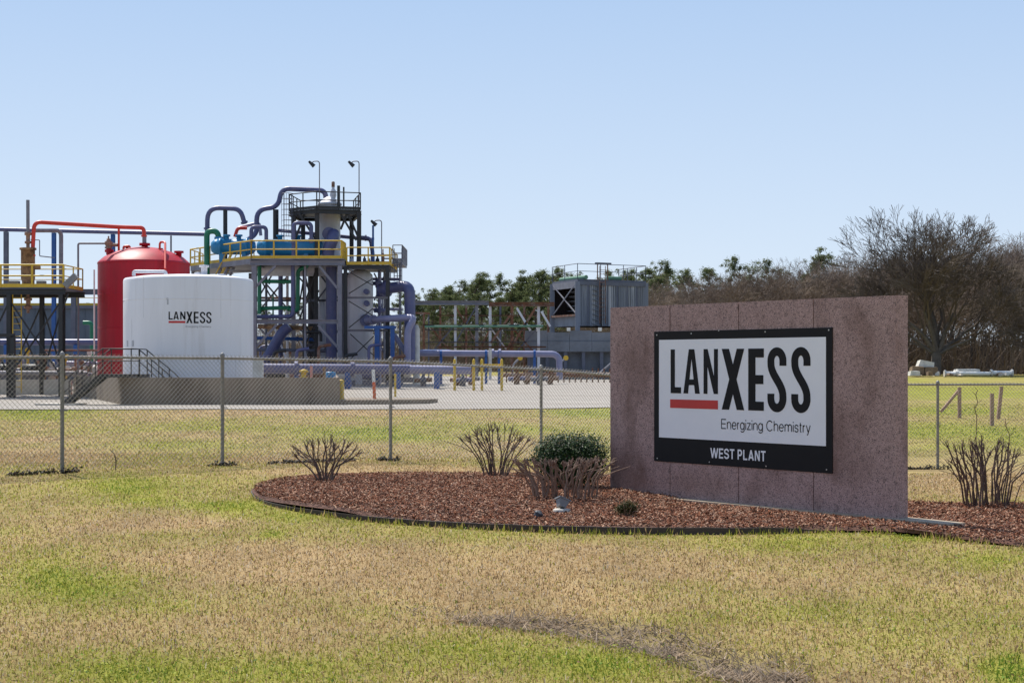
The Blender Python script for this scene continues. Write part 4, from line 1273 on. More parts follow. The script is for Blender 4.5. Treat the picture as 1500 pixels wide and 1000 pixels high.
# ------------------------------------------------------------------ red tank
RC = Vector(((211 - CX) / F * 80, 80, .2)); RR = S(66, 80)
rt = thing('red_tank', 'tall dark red tank with domed roof behind the white tank', 'tank', RC)
zs = P(211, 384, 80).z - RC.z; za = P(211, 361, 80).z - RC.z
m = MB(); m.lathe(RC, [(RR, -.2), (RR, zs - .14), (RR, zs - .14), (RR + .02, zs - .12), (RR + .02, zs - .06), (RR - .03, zs), (RR - .03, zs)], 80); m.build('shell', 'tank_red', rt)
m = MB(); m.lathe(RC + Vector((0, 0, zs)), [(RR - .03, 0), (RR * .86, (za - zs) * .32), (RR * .6, (za - zs) * .66), (RR * .3, (za - zs) * .9), (.02, za - zs)], 80); m.build('dome', 'tank_red', rt)
for (x, y, h_, r_) in ((212, 362, .3, .16), (160, 372, .32, .13), (234, 368, .25, .10), (262, 372, .25, .14), (186, 363, .2, .07)):
    q = P(x, y + 3, 80 - .2); m = MB(); m.lathe(q, [(r_, -.25), (r_, h_ * .6), (r_ * 1.7, h_ * .6), (r_ * 1.7, h_), (.01, h_ + .02)], 14); m.build('nozzle', 'tank_red', rt)
for f in (.25, .5, .75):
    k = MB(); h_ = zs * f; k.lathe(RC, [(RR + .001, h_ - .02), (RR + .014, h_ - .008), (RR + .014, h_ + .008), (RR + .001, h_ + .02)], 80); k.build('weld_seam', 'tank_red', rt)
# roof vent loops
run('vent_pipe', 'thin red gooseneck vent in front of the red tank dome', 'pipe', [P(234, 368, 79.4), P(234, 354.5, 79.4), P(242, 354.5, 79.2), P(242, 394, 77.7)], .055, 'pipe_red', .15)
run('vent_pipe', 'short red elbow on the left of the red dome', 'pipe', [P(181, 366, 79.6), P(181, 361, 79.6), P(189, 360.5, 79.6), P(190.5, 363, 79.6)], .06, 'pipe_red', .1)
# red line from tank over to the rusty vessel
run('red_pipe', 'long bright red pipe looping from the red tank to the rusty vessel', 'pipe',
    [P(211, 347, 79.8), P(211, 333.5, 79.8), P(174, 332.5, 79.5), P(50, 325, 78.0), P(47.5, 376, 78.0)], .10, 'pipe_red', .35, flanges=((3, .96), (0, .1)))
run('pipe_stub', 'grey pipe stub joining the red pipe to the red tank top', 'pipe', [P(211.5, 347, 79.8), P(211.5, 360, 79.8)], .105, 'steel_grey')
run('red_pipe', 'thin red drop pipe onto the left of the red dome', 'pipe', [P(174, 333, 79.5), P(174, 367, 79.7)], .055, 'pipe_red')
# valve and thin grey line left of the red tank
v = thing('relief_valve', 'rusty pinkish relief valve above the left shoulder of the red tank', 'valve', P(159, 372, 79.6))
MB().tube([P(159, 373, 79.6), P(159, 364, 79.6)], .12, 12).build('inlet', 'tank_red', v)
MB().lathe(P(159, 364, 79.6), [(.19, 0), (.19, .08), (.13, .1), (.2, .22), (.2, .32), (.1, .4), (.1, .48), (.04, .5), (.04, .62)], 12).build('body', 'valve_brown', v)
MB().tube([P(155, 358, 79.6), P(172, 359, 79.6)], .085, 10).build('outlet', 'valve_brown', v)
run('thin_pipe', 'thin grey pipe rising and bending right to the relief valve', 'pipe', [Vector((P(114.5, 400, 79.7).x, 79.7, .15)), P(114.5, 356.5, 79.7), P(155, 356.5, 79.6)], .05, 'steel_grey', .1)

# ------------------------------------------------------------------ black stair over the wall
st = thing('steel_stair', 'black steel stair with handrails crossing the containment wall', 'stair', (-18.6, 68.2, gzf(-18.6, 68.2)))
x0, x1, z0, z1, ya, yb = -18.55, -16.95, gzf(-18.6, 68.2), 1.30, 66.35, 67.2
for yy in (ya, yb):
    MB().bar((x0, yy, z0 + .05), (x1, yy, z1 - .05), .05, .22).build('stringer', 'steel_black', st)
for k in range(6):
    f = (k + .6) / 6.6
    MB().box((x0 + (x1 - x0) * f - .14, ya + .03, z0 + (z1 - z0) * f - .02), (x0 + (x1 - x0) * f + .12, yb - .03, z0 + (z1 - z0) * f + .02)).build('tread', 'steel_black', st)
MB().box((x1 - .02, ya - .02, z1 - .14), (-15.75, yb + .6, z1)).build('landing', 'steel_black', st)
for yy in (ya, yb + .55):
    k = MB(); y2 = min(yy, yb)
    k.tube([(x0, y2, z0 + .62), (x0 + .0, y2, z0 + .98), (x1, yy, z1 + 1.05), (-15.75, yy, z1 + 1.05)], .025, 6)
    k.tube([(x0, y2, z0 + .52), (x1, yy, z1 + .55), (-15.75, yy, z1 + .55)], .022, 6)
    o = k.build('handrail', 'rail_black', st)
    for (xx, zz) in ((x0, z0), (x0 + .55, z0 + .55 * (z1 - z0) / (x1 - x0)), (x0 + 1.1, z0 + 1.1 * (z1 - z0) / (x1 - x0)), (x1 + .03, z1), (-15.75, z1)):
        f = (xx - x0) / (x1 - x0); top = z0 + .98 + (z1 + 1.05 - z0 - .98) * min(1, f)
        MB().tube([(xx, yy if f > .9 else y2, zz), (xx, yy if f > .9 else y2, top)], .025, 6).build('post', 'rail_black', o)
    # inner flight going down to the right behind the wall
    k = MB()
    k.tube([(-15.75, yy + 1.3, z1 + 1.05), (-14.55, yy + 1.3, z1 + .05), (-14.2, yy + 1.3, z1 - .3)], .025, 6)
    k.tube([(-15.75, yy + 1.3, z1 + .55), (-14.75, yy + 1.3, z1 - .35)], .022, 6)
    k.tube([(-15.75, yy, z1 + 1.05), (-15.75, yy + 1.3, z1 + 1.05)], .025, 6)
    o = k.build('handrail', 'rail_black', st)
    for xx in (-15.7, -15.2, -14.75):
        MB().tube([(xx, yy + 1.3, .3), (xx, yy + 1.3, z1 + 1.05 - (xx + 15.75) * .83)], .025, 6).build('post', 'rail_black', o)
MB().box((-15.75, 67.35, .2), (-15.6, yb + 1.9, z1 - .01)).build('riser_frame', 'steel_black', st)
m = MB(); m.box((-19.6, 65.9, gzf(-18.6, 66.5) - .1), (-17.9, 67.6, gzf(-18.6, 66.5) + .10)); tag(m.build('step_slab', 'concrete_pale', origin=(-18.7, 66.8, 0)), 'flat concrete slab at the foot of the black stair', 'slab')

# ------------------------------------------------------------------ left platform
LY = 76.
lp = thing('access_platform', 'yellow railed platform on black steel legs at the left edge', 'platform', Vector((P(45, 500, LY).x, LY, .2)))
zd = P(0, 421, LY).z
xl, xr = P(-45, 0, LY).x, P(93, 0, LY).x
MB().box((xl, LY, zd - .06), (xr, LY + 3.4, zd)).build('deck', 'steel_slate', lp)
for yy in (LY, LY + 3.4):
    MB().ibeam((xl, yy, zd - .2), (xr + .1, yy, zd - .2), .16, .26).build('beam', 'steel_black', lp)
cols = [(-40, 0), (13.5, 0), (89.5, 0), (61.5, 3.4), (14, 3.4), (92, 3.4)]
for (x, dy) in cols:
    p = P(x, 0, LY + dy); MB().ibeam((p.x, LY + dy, gzf(p.x, LY + dy) - .1), (p.x, LY + dy, zd - .33), .2, .22).build('column', 'steel_black', lp)
zbot = .5
for (xa, xb, dy) in ((13.5, 89.5, 0), (14, 61.5, 3.4), (61.5, 92, 3.4), (-40, 13.5, 0)):
    a, b = P(xa, 0, LY + dy), P(xb, 0, LY + dy); yy = LY + dy
    MB().bar((a.x, yy, zd - .6), (b.x, yy, zd - 4.2), .07, .07).build('brace', 'steel_black', lp)
    MB().bar((b.x, yy + .09, zd - .6), (a.x, yy + .09, zd - 4.2), .07, .07).build('brace', 'steel_black', lp)
MB().bar((P(89.5, 0, LY).x, LY, zd - 1.2), (P(100, 0, LY).x, LY, zd - .3), .07, .07).build('brace', 'steel_black', lp)
rail(lp, [(xl, LY, zd), (xr, LY, zd)], 1.07, 'rail_yellow', .05, 1.35)
rail(lp, [(xr, LY, zd), (xr, LY + 3.4, zd), (xl, LY + 3.4, zd)], 1.07, 'rail_yellow', .03, 1.5)
ladder('ladder', lp, (P(25, 0, LY + 2.5).x, LY + 2.5, .3), (P(25, 0, LY + 2.5).x, LY + 2.5, zd - .1), .42, 'rail_yellow', (1, 0, 0))
k = MB(); p = P(104, 412, LY); k.bar(p + Vector((-.28, 0, -.22)), p + Vector((.25, 0, .28)), .3, .28); tag_l = k.build('flood_light', 'lamp_grey', lp)
MB().bar(P(97, 423, LY), P(101, 415, LY), .05, .05).build('light_bracket', 'steel_grey', lp)
# rusty vessel on the platform
vs = thing('rusty_vessel', 'small rusty tan vessel standing on the yellow railed platform', 'vessel', (P(41, 0, 78).x, 78, zd))
vx = P(41, 0, 78).x; vr = S(10, 78)
zt_, zb_ = P(0, 363, 78).z, P(0, 417, 78).z
MB().lathe((vx, 78, zb_), [(.08, -.25), (.1, -.1), (vr * .7, 0), (vr, .3), (vr, zt_ - zb_ - .1), (vr * 1.2, zt_ - zb_ - .1), (vr * 1.2, zt_ - zb_), (.02, zt_ - zb_ + .02)], 24).build('shell', 'vessel_rust', vs)
MB().tube([(vx + vr * .8, 77.9, P(0, 392, 78).z), (vx + vr * 1.9, 77.8, P(0, 392, 78).z)], .1, 10).build('side_nozzle', 'vessel_rust', vs)
for a in (0, 2.1, 4.2):
    MB().bar((vx + vr * .8 * math.cos(a), 78 + vr * .8 * math.sin(a), zd), (vx + vr * .85 * math.cos(a), 78 + vr * .85 * math.sin(a), zb_ + .4), .07, .07).build('leg', 'vessel_rust', vs)
k = MB(); k.tube([(vx, 78, zt_), (vx, 78, P(0, 345, 78).z)], .085, 10); k.lathe((vx, 78, P(0, 357, 78).z), [(.1, 0), (.16, .02), (.16, .12), (.1, .14), (.1, .4), (.17, .42), (.17, .55), (.1, .57)], 12)
k.build('valve', 'valve_brown', vs)
run('vent_stack', 'tall thin grey vent stack above the rusty vessel', 'stack', [P(41, 345, 78), P(40.8, 293, 78)], .085, 'steel_grey')
run('grey_pipe', 'pale grey pipe dropping beside the yellow railed platform', 'pipe', [P(50, 337.5, 78.7), P(89.5, 337.5, 79.8), Vector((P(89.0, 0, 79.8).x, 79.8, .3))], .105, 'steel_grey', .3)
run('instrument_line', 'thin bent instrument line right of the rusty vessel', 'pipe', [P(45, 351, 78), P(58, 351.5, 78), P(58, 375, 78), P(80, 377.5, 78.5)], .025, 'steel_grey', .05)
for (x, w_) in ((20, 15), (60, 12)):   # small control boxes on the deck
    p = P(x, 0, LY + .5); tag(MB().box((p.x - S(w_, 76) / 2, LY + .4, zd), (p.x + S(w_, 76) / 2, LY + .75, zd + .34)).build('control_box', 'lamp_grey', origin=(p.x, LY + .5, zd)),
        'grey control box on the yellow railed platform, ' + ('left of the rusty vessel' if x == 20 else 'right of the rusty vessel'), 'box')
p = P(37, 425, 78); k = thing('hanging_valve', 'rusty valve hanging below the yellow railed platform', 'valve', (vx, 78, zd - 1))
MB().tube([(vx, 78, zb_ - .2), (vx, 78, zd - 1.15)], .07, 8).build('pipe', 'valve_brown', k)
MB().lathe((vx, 78, zd - .95), [(.09, 0), (.2, .05), (.2, .14), (.1, .2), (.1, .4), (.2, .42), (.2, .52), (.08, .56)], 12).build('body', 'valve_brown', k)

# background left: purple header on blue posts, slate building, steel frame
run('purple_header', 'long purple header pipe crossing behind the red tank', 'pipe', [P(-60, 334.5, 100), P(300, 343, 98.5)], S(3.0, 100), 'pipe_purple')
for (x, lab, mt, w_) in ((79, 'blue post left of the red tank carrying the purple header', 'pipe_blue', .24), (165.5, 'blue post seen just left of the red dome', 'pipe_blue', .24),
                     (250.5, 'thin grey post under the purple header right of the red dome', 'steel_grey', .09), (9, 'slate post under the purple header at the left edge', 'steel_slate', .26)):
    p = P(x, 338, 99.6); z = gzf(p.x, 99.6)
    k = MB(); k.ibeam((p.x, 99.6, z - .1), (p.x, 99.6, P(0, 336 + x * .024 + 3.2, 99.6).z), w_, w_)
    tag(k.build('pipe_post', mt, origin=(p.x, 99.6, z)), lab, 'post')
bl = thing('slate_building', 'low slate blue building behind the yellow railed platform', 'building', (P(70, 0, 108).x, 110, .6))
x0_, x1_ = P(-60, 0, 108).x, P(146, 0, 108).x; zt_ = P(0, 452, 108).z
MB().box((x0_, 108, .3), (x1_, 116, zt_)).build('wall', 'building_slate', bl)
MB().box((x0_ - .15, 107.8, zt_), (x1_ + .15, 116.2, zt_ + .2)).build('roof', 'steel_slate', bl)
for k_ in range(14):
    xx = x0_ + (x1_ - x0_) * (k_ + .5) / 14
    MB().box((xx - .03, 107.96, .35), (xx + .03, 107.999, zt_ - .02)).build('wall_rib', 'building_slate', bl)
rail(bl, [(x0_, 108.2, zt_ + .2), (x1_, 108.2, zt_ + .2)], 1.05, 'rail_yellow', .035, 1.6)
fr = thing('pipe_gantry', 'slate steel beam frame left of the red tank', 'gantry', (P(107, 0, 96).x, 96, .55))
MB().ibeam(P(96, 427.5, 96), P(160, 427.5, 96), .25, S(8, 96)).build('beam', 'steel_slate', fr)
for x in (108, 158):
    p = P(x, 0, 96); MB().ibeam((p.x, 96, .4), (p.x, 96, P(0, 432, 96).z), .28, .25).build('column', 'steel_slate', fr)
run('thin_post', 'thin pale lamp post left of the red tank', 'post', [Vector((P(138, 0, 84).x, 84, .2)), P(138, 395, 84)], .045, 'white_plastic')
run('green_pipe', 'green elbow pipe standing left of the red tank', 'pipe', [P(122, 472.5, 92), P(134.5, 472.5, 92), Vector((P(134.5, 0, 92).x, 92, .4))], S(3, 92), 'pipe_green', .4)
run('purple_pipe', 'purple pipe lying behind the black platform legs', 'pipe', [P(-50, 501, 90), P(160, 501, 90)], S(4.6, 90), 'pipe_purple')
for x in (10, 112):
    p = P(x, 0, 90); tag(MB().box((p.x - .12, 89.8, .3), (p.x + .12, 90.2, P(0, 505, 90).z)).build('pipe_support', 'pipe_blue', origin=(p.x, 90, .4)), 'blue support under the purple pipe, ' + ('far left' if x == 10 else 'beside the black legs'), 'support')
run('grey_pipe', 'grey pipe along the top of the low left wall', 'pipe', [P(-50, 546, 80.3), P(128, 547, 80.3)], S(3.6, 80), 'steel_grey')
run('lavender_pipe', 'lavender pipe between manifold stands left of the red tank', 'pipe', [P(98, 532, 84), P(146, 533, 84)], S(3.5, 84), 'pipe_lavender')
# manifold clutter behind the left wall: stands of valves, each its own thing
rd = random.Random(21)
for i in range(15):
    x = -14 + i * 11.3 + rd.uniform(-3, 3); Y = 82 + rd.uniform(-.6, 3.2); p = P(x, 0, Y); z = gzf(p.x, Y)
    mt = ['rail_yellow', 'valve_brown', 'steel_rust', 'junk_white', 'pipe_lavender'][i % 5]
    hh = P(0, rd.uniform(512, 534), Y).z - z
    t = thing('valve_stand', ORD[i // 5] + ' ' + ['yellow', 'brown', 'rust red', 'pale', 'lavender'][i % 5] + ' valve stand from the left behind the low left wall', 'valve', (p.x, Y, z), 'valve stands behind the left wall')
    k = MB(); k.tube([(p.x, Y, z - .05), (p.x, Y, z + hh)], .07, 8); k.build('riser', mt, t)
    k = MB(); k.lathe((p.x, Y, z + hh * .45), [(.1, 0), (.2, .04), (.2, .14), (.12, .2), (.15, .35), (.22, .37), (.22, .46), (.1, .5)], 10); k.build('valve_body', 'valve_brown' if i % 2 else 'junk_white', t)
    k = MB(); k.tube([(p.x - .5, Y, z + hh * .62), (p.x + .5, Y, z + hh * .62)], .09, 8); k.build('branch', ['pipe_lavender', 'junk_white', 'steel_rust'][i % 3], t)
    k = MB(); k.tube([(p.x + .02, Y - .16, z + hh), (p.x - .02, Y + .16, z + hh)], .13, 10); k.build('hand_wheel', mt, t)
run('rust_rail', 'long thin rusty pipe above the valve stands', 'pipe', [P(60, 513, 82), P(152, 513, 82)], .05, 'steel_rust')
run('rust_rail', 'thin tan pipe low among the valve stands', 'pipe', [P(-40, 521, 83), P(150, 523, 82.6)], .06, 'vessel_rust')
k = thing('pump_unit', 'pale pump unit beside the foot of the black stair', 'pump', (P(152, 0, 82).x, 81.3, .2))
p = P(153, 543, 81.5)
MB().lathe(p, [(.02, -.6), (.3, -.55), (.33, .0), (.3, .5), (.02, .55)], 16, 'X').build('body', 'junk_white', k)
MB().box((p.x - .5, p.y - .3, .15), (p.x + .5, p.y + .3, p.z - .28)).build('base', 'steel_rust', k)
for (x, lab) in ((3, 'dark pump motor at the far left edge'), (45, 'dark pump motor among the valve stands')):
    p = P(x, 541, 81); k = thing('pump_motor', lab, 'pump', (p.x, 81, .2))
    MB().lathe(p, [(.02, -.5), (.28, -.48), (.28, .4), (.2, .5), (.02, .52)], 14, 'X').build('body', 'steel_black', k)
    MB().box((p.x - .4, 80.8, .1), (p.x + .4, 81.2, p.z - .22)).build('base', 'steel_slate', k)
k = thing('low_stand', 'low black steel stand at the far left behind the fence', 'stand', (P(9, 0, 74.5).x, 74.5, .2))
for x in (-4, 19):
    p = P(x, 0, 75); MB().bar((p.x, 75, .1), (p.x, 75, P(0, 492, 75).z), .2, .2).build('column', 'steel_black', k)
MB().bar(P(-20, 491, 75), P(21, 491, 75), .2, .16).build('beam', 'steel_black', k)

# ================================================================== main process structure
MY = 92.
ps = thing('process_structure', 'tall grey and black steel process structure with yellow railed decks', 'structure', (P(440, 0, MY).x, MY, .5))
D0, D1 = MY, MY + 7.5
zD = P(0, 380, MY).z
def col(x, Y, ztop, m, w=.26, z0=None):
    p = P(x, 0, Y); z = gzf(p.x, Y) if z0 is None else z0
    MB().ibeam((p.x, Y, z - .1), (p.x, Y, ztop), w, w).build('column', m, ps); return p.x
def strut(a, b, w, m, name='brace'):
    MB().bar(a, b, w, w).build(name, m, ps)
xA = col(372.5, MY, zD - .36, 'steel_grey', .28); xB = col(498, MY, zD - .36, 'steel_grey', .24)
xE = col(447, MY + .4, zD - .36, 'steel_grey', .12)
xA2 = col(368, D1, zD - .36, 'steel_grey', .28); xB2 = col(500, D1, zD - .36, 'steel_slate', .28); xC2 = col(430, D1, zD - .36, 'steel_grey', .24)
def beam(xa, xb, y, Y, m, h=8, name='beam', Yb=None):
    MB().ibeam(P(xa, y, Y), P(xb, y, Yb or Y), .22, S(h, Y)).build(name, m, ps)
beam(366, 505, 385, MY, 'steel_grey', 7); beam(374, 497, 471, MY, 'steel_grey', 6)
beam(366, 505, 392, D1, 'steel_grey', 6); beam(366, 500, 470, D1, 'steel_slate', 5)
for x in (372.5, 430, 498):
    a = P(x, 385, MY); b = P(x, 385, MY); MB().ibeam(a + Vector((0, .12, 0)), Vector((a.x, D1, a.z)), .2, .22).build('beam', 'steel_grey', ps)
# braces of the front bays
for (x0, y0, x1, y1) in ((376, 419, 404, 389), (468, 390, 495, 423), (376, 507, 406, 475), (466, 476, 495, 509)):
    strut(P(x0, y0, MY), P(x1, y1, MY), .13, 'steel_grey')
for (x0, y0, x1, y1) in ((376, 460, 425, 400), (428, 460, 378, 402), (432, 460, 492, 402), (490, 462, 434, 402), (378, 530, 428, 478), (428, 530, 378, 478), (434, 530, 494, 478), (494, 530, 434, 478)):
    strut(P(x0, y0, D1), P(x1, y1, D1), .10, 'steel_slate' if x0 > 430 else 'steel_grey')
strut(P(402, 480, MY + 3), P(420, 528, MY + 3), .10, 'vessel_pale'); strut(P(440, 500, MY + 3), P(452, 528, MY + 3), .09, 'vessel_pale')
# deck plates
dk = MB(); dk.box((P(366, 0, MY).x, MY, zD), (P(503, 0, MY).x, D1, zD + .05)); dk.build('deck', 'steel_grey', ps)
pc = P(368, 0, MY); pl0 = P(279, 0, 99)
dk = MB(); zL = zD
dk.hexa([(pc.x - .02, MY + .02, zL - .25), (pc.x - .02, D1, zL - .25), (pl0.x, 103., zL - .25), (pl0.x, 99., zL - .25),
         (pc.x - .02, MY + .02, zL + .05), (pc.x - .02, D1, zL + .05), (pl0.x, 103., zL + .05), (pl0.x, 99., zL + .05)][::1])
dk.build('deck', 'steel_grey', ps)
for (x, Y) in ((283, 99.3), (322, 96), (300, 102)):
    col(x, Y, zL - .25, 'steel_grey', .2)
rz = zD + .05
rail(ps, [(pl0.x, 99., rz), (pc.x, MY + .03, rz), (P(500, 0, MY).x, MY + .03, rz)], 1.03, 'rail_yellow', .046, 1.45)
rail(ps, [(pl0.x, 99., rz), (pl0.x, 103., rz)], 1.03, 'rail_yellow', .034, 1.4)
rail(ps, [(P(500, 0, MY).x, MY + .03, rz), (P(500, 0, MY).x, MY + 2.2, rz)], 1.03, 'rail_yellow', .05, .5)
rail(ps, [(P(372, 0, D1).x, D1, rz), (P(430, 0, D1).x, D1, rz)], 1.03, 'rail_yellow', .034, 1.6)
# lower right deck with its frame
zE = P(0, 388, MY + .5).z; xc, xd = P(507, 0, MY).x, P(570, 0, MY).x; xe = P(589, 0, MY + 2.2).x
MB().box((xc, MY + .4, zE - .08), (xd, MY + 6.5, zE)).build('deck', 'steel_black', ps)
MB().box((xd + .003, MY + 2.2, zE + .18), (xe, MY + 6.5, zE + .32)).build('deck', 'steel_grey', ps)
rail(ps, [(xc, MY + .4, zE), (xd, MY + .4, zE)], 1.0, 'rail_yellow', .04, 1.1)
rail(ps, [(xd, MY + .42, zE), (xd, MY + 6.5, zE), (xc, MY + 6.5, zE)], 1.0, 'rail_yellow', .034, 1.3)
rail(ps, [(xd + .05, MY + 2.2, zE + .32), (xe, MY + 2.2, zE + .32), (xe, MY + 6.5, zE + .32)], .95, 'steel_grey', .03, .55)
MB().bar((xc, MY + .4, zE - .16), (xd, MY + .4, zE - .16), .16, .16).build('beam', 'steel_black', ps)
for (x, Y, w) in ((506, MY + .3, .2), (568, MY + .4, .22), (509, MY + 6.5, .2), (566, MY + 6.5, .2)):
    col(x, Y, zE - .1, 'steel_black', w)
p = P(586, 0, MY + 2.3); MB().bar((p.x, MY + 2.3, .5), (p.x, MY + 2.3, zE + .17), .12, .12).build('column', 'steel_grey', ps)
for y in (436, 484):
    beam(509, 568, y, MY + .3, 'steel_grey', 3)
for (x0, y0, x1, y1) in ((511, 398, 546, 418), (511, 430, 546, 408), (511, 441, 546, 462), (511, 480, 546, 452), (513, 489, 548, 521), (514, 525, 548, 492)):
    strut(P(x0, y0, MY + .35), P(x1, y1, MY + .35), .055, 'steel_black')
ladder('ladder', ps, P(577, 409, MY + 2.1), P(577, 380, MY + 2.1), .4, 'steel_slate', (1, 0, 0))
ladder('ladder', ps, P(583, 412, MY + 2.1), P(583, 364, MY + 2.1), .45, 'steel_slate', (1, 0, 0))
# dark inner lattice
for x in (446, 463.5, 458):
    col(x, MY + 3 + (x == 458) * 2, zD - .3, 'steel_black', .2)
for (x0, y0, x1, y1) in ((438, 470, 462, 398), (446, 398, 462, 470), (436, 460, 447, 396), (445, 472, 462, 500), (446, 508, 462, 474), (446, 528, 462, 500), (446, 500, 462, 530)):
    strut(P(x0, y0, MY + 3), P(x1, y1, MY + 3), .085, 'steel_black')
# stair down to the left of the deck
for dx in (0, 9):
    strut(P(339 + dx, 381, 95.2), P(318 + dx, 425, 95.2), .12, 'steel_grey', 'stair_stringer')
    k = MB(); k.tube([P(341 + dx, 354, 95.2), P(338 + dx, 358, 95.2), P(316 + dx, 402, 95.2)], .035, 6); k.tube([P(340 + dx, 367, 95.2), P(318 + dx, 412, 95.2)], .03, 6); k.build('stair_rail', 'rail_yellow', ps)
for i in range(8):
    f = (i + .5) / 8; a = P(339, 381, 95.2).lerp(P(318, 425, 95.2), f); MB().box((a.x, 95.0, a.z - .02), (a.x + .37, 95.9, a.z + .02)).build('tread', 'steel_grey', ps)
MB().bar(P(336, 396.5, 94.5), P(372, 397.5, 94.5), .25, .12).build('beam', 'lamp_grey', ps)

# upper black tower
TY = 94.; zT = P(0, 306, TY).z
for (x, Y) in ((430.5, TY + 1.2), (464.5, TY), (526, TY + .6), (444, TY + 4.6), (515, TY + 4.8)):
    p = P(x, 0, Y); MB().ibeam((p.x, Y, zD + .06), (p.x, Y, zT - .12), .24, .24).build('column', 'steel_black', ps)
q = [P(430.5, 0, TY + 1.2), P(464.5, 0, TY), P(526, 0, TY + .6), P(515, 0, TY + 4.8), P(444, 0, TY + 4.6)]
cor = [(P(424, 0, TY + 1.4).x, TY + 1.4), (P(464.5, 0, TY).x, TY - .2), (P(528, 0, TY + .6).x, TY + .6), (P(518, 0, TY + 5).x, TY + 5), (P(440, 0, TY + 5).x, TY + 5)]
k = MB(); k.prism([Vector((x, y, zT)) for x, y in cor], (0, 0, -.05)); k.build('deck', 'steel_black', ps)
for a, b in zip(cor, cor[1:] + cor[:1]):
    MB().ibeam((a[0], a[1], zT - .17), (b[0], b[1], zT - .17), .15, .22).build('beam', 'steel_black', ps)
rail(ps, [(x, y, zT) for x, y in cor] + [(cor[0][0], cor[0][1], zT)], 1.0, 'steel_black', .034, 1.3)
for (x0, y0, x1, y1, Y) in ((497, 310, 522, 352, TY + .4), (508, 314, 499, 336, TY + .5), (510, 314, 525, 348, TY + .5), (447, 311, 432, 352, TY + .8), (437, 311, 462, 350, TY + .6), (433, 315, 445, 322, TY + 1.0), (500, 318, 478, 352, TY + 4.6)):
    strut(P(x0, y0, Y), P(x1, y1, Y), .12, 'steel_black')
# caged ladder left of the tower
lx = P(421.5, 0, TY + 1.2).x
la = ladder('ladder', ps, (lx, TY + 1.2, zD + .1), (lx, TY + 1.2, P(0, 281, TY).z), .45, 'steel_slate', (1, 0, 0))
for i in range(9):
    z = P(0, 345 - i * 8.0, TY).z; k = MB()
    k.tube([(lx - .36 * math.cos(a * math.pi / 8), TY + 1.2 - .6 * math.sin(a * math.pi / 8), z) for a in range(9)], .016, 4); k.build('cage_hoop', 'steel_slate', la)
for a in (1, 3, 4, 5, 7):
    xx, yy = lx - .36 * math.cos(a * math.pi / 8), TY + 1.2 - .6 * math.sin(a * math.pi / 8)
    MB().tube([(xx, yy, P(0, 345, TY).z), (xx, yy, P(0, 281, TY).z)], .013, 4).build('cage_bar', 'steel_slate', la)

# vessels of the structure
v = thing('white_column', 'pale column vessel inside the black upper tower', 'vessel', (P(483, 0, TY + 2.4).x, TY + 2.4, zD))
vx = P(483, 0, TY + 2.4).x; vr = S(15.6, TY + 2.4); zt_ = P(0, 301, TY + 2.4).z
MB().lathe((vx, TY + 2.4, .6), [(vr, 0), (vr, zt_ - .6), (vr, zt_ - .6), (vr * 1.12, zt_ - .6), (vr * 1.12, zt_ - .45), (vr * .9, zt_ - .42), (vr * .6, zt_ - .2), (vr * .25, zt_ - .08), (.02, zt_ - .05)], 40).build('shell', 'vessel_pale', v)
q = P(484, 344, TY + 1.2); k = MB(); k.tube([q, q + Vector((0, -.75, 0))], S(10, TY), 24); k.build('manway', 'pipe_purple', v)
k = MB(); k.tube(rounded([P(489, 342, TY + .6), P(487, 350, TY + .2), P(481, 366, TY + .2), P(481, 378, TY + .2)], .3, 5), S(9, TY), 20); k.build('side_elbow', 'pipe_purple', v)
v = thing('relief_valve', 'pale relief valve with orange cap on top of the tower', 'valve', (P(488, 0, TY + 2).x, TY + 2, zT))
MB().lathe((P(488, 0, TY + 2).x, TY + 2, zT - .1), [(.1, 0), (.1, .7), (.2, .72), (.2, .85), (.13, .9), (.2, 1.1), (.16, 1.4), (.09, 1.5), (.09, 1.65)], 14).build('body', 'vessel_pale', v)
MB().lathe((P(488, 0, TY + 2).x, TY + 2, zT + 1.5), [(.10, 0), (.10, .3), (.02, .34)], 12).build('cap', 'steel_rust', v)
for (x, y0, y1, lab) in ((496, 304, 272, 'thick dark vent on the tower deck, nearer the relief valve'), (503.5, 304, 274, 'thin dark vent on the tower deck, right of the thick one')):
    run('deck_vent', lab, 'vent', [P(x, y0, TY + 1.5), P(x, y1, TY + 1.5)], .09 if x < 500 else .05, 'steel_black')
v = thing('white_vessel', 'large pale vertical vessel under the right hand deck', 'vessel', (P(527, 0, MY + 3).x, MY + 3, .5))
vx = P(527.5, 0, MY + 3).x; vr = S(19, MY + 3); zt_ = P(0, 395, MY + 3).z
MB().lathe((vx, MY + 3, .45), [(vr * .96, 0), (vr * .96, 2.2), (vr, 2.22), (vr, zt_ - 1.0), (vr * .95, zt_ - .75), (vr * .7, zt_ - .55), (.3, zt_ - .45), (.02, zt_ - .44)], 40).build('shell', 'vessel_pale', v)
for (x, y, r_) in ((536.5, 427, 4.2), (537, 444, 4.2)):
    q = P(x, y, MY + 1.85); k = MB(); k.tube([q + Vector((0, .6, 0)), q + Vector((0, -.1, 0))], S(r_, MY), 14); k.build('nozzle', 'pipe_purple', v)
q = P(536, 469, MY + 1.9); k = MB(); k.tube([q + Vector((0, .6, 0)), q + Vector((0, -.2, 0))], S(9, MY), 20); k.build('nozzle', 'pipe_purple', v)
v = thing('inner_column', 'pale narrow column inside the lower steel frame', 'vessel', (P(472, 0, MY + 4).x, MY + 4, .5))
MB().lathe((P(472, 0, MY + 4).x, MY + 4, .5), [(S(7, 96), 0), (S(7, 96), 4.6), (S(5, 96), 5.0), (.02, 5.1)], 20).build('shell', 'vessel_pale', v)
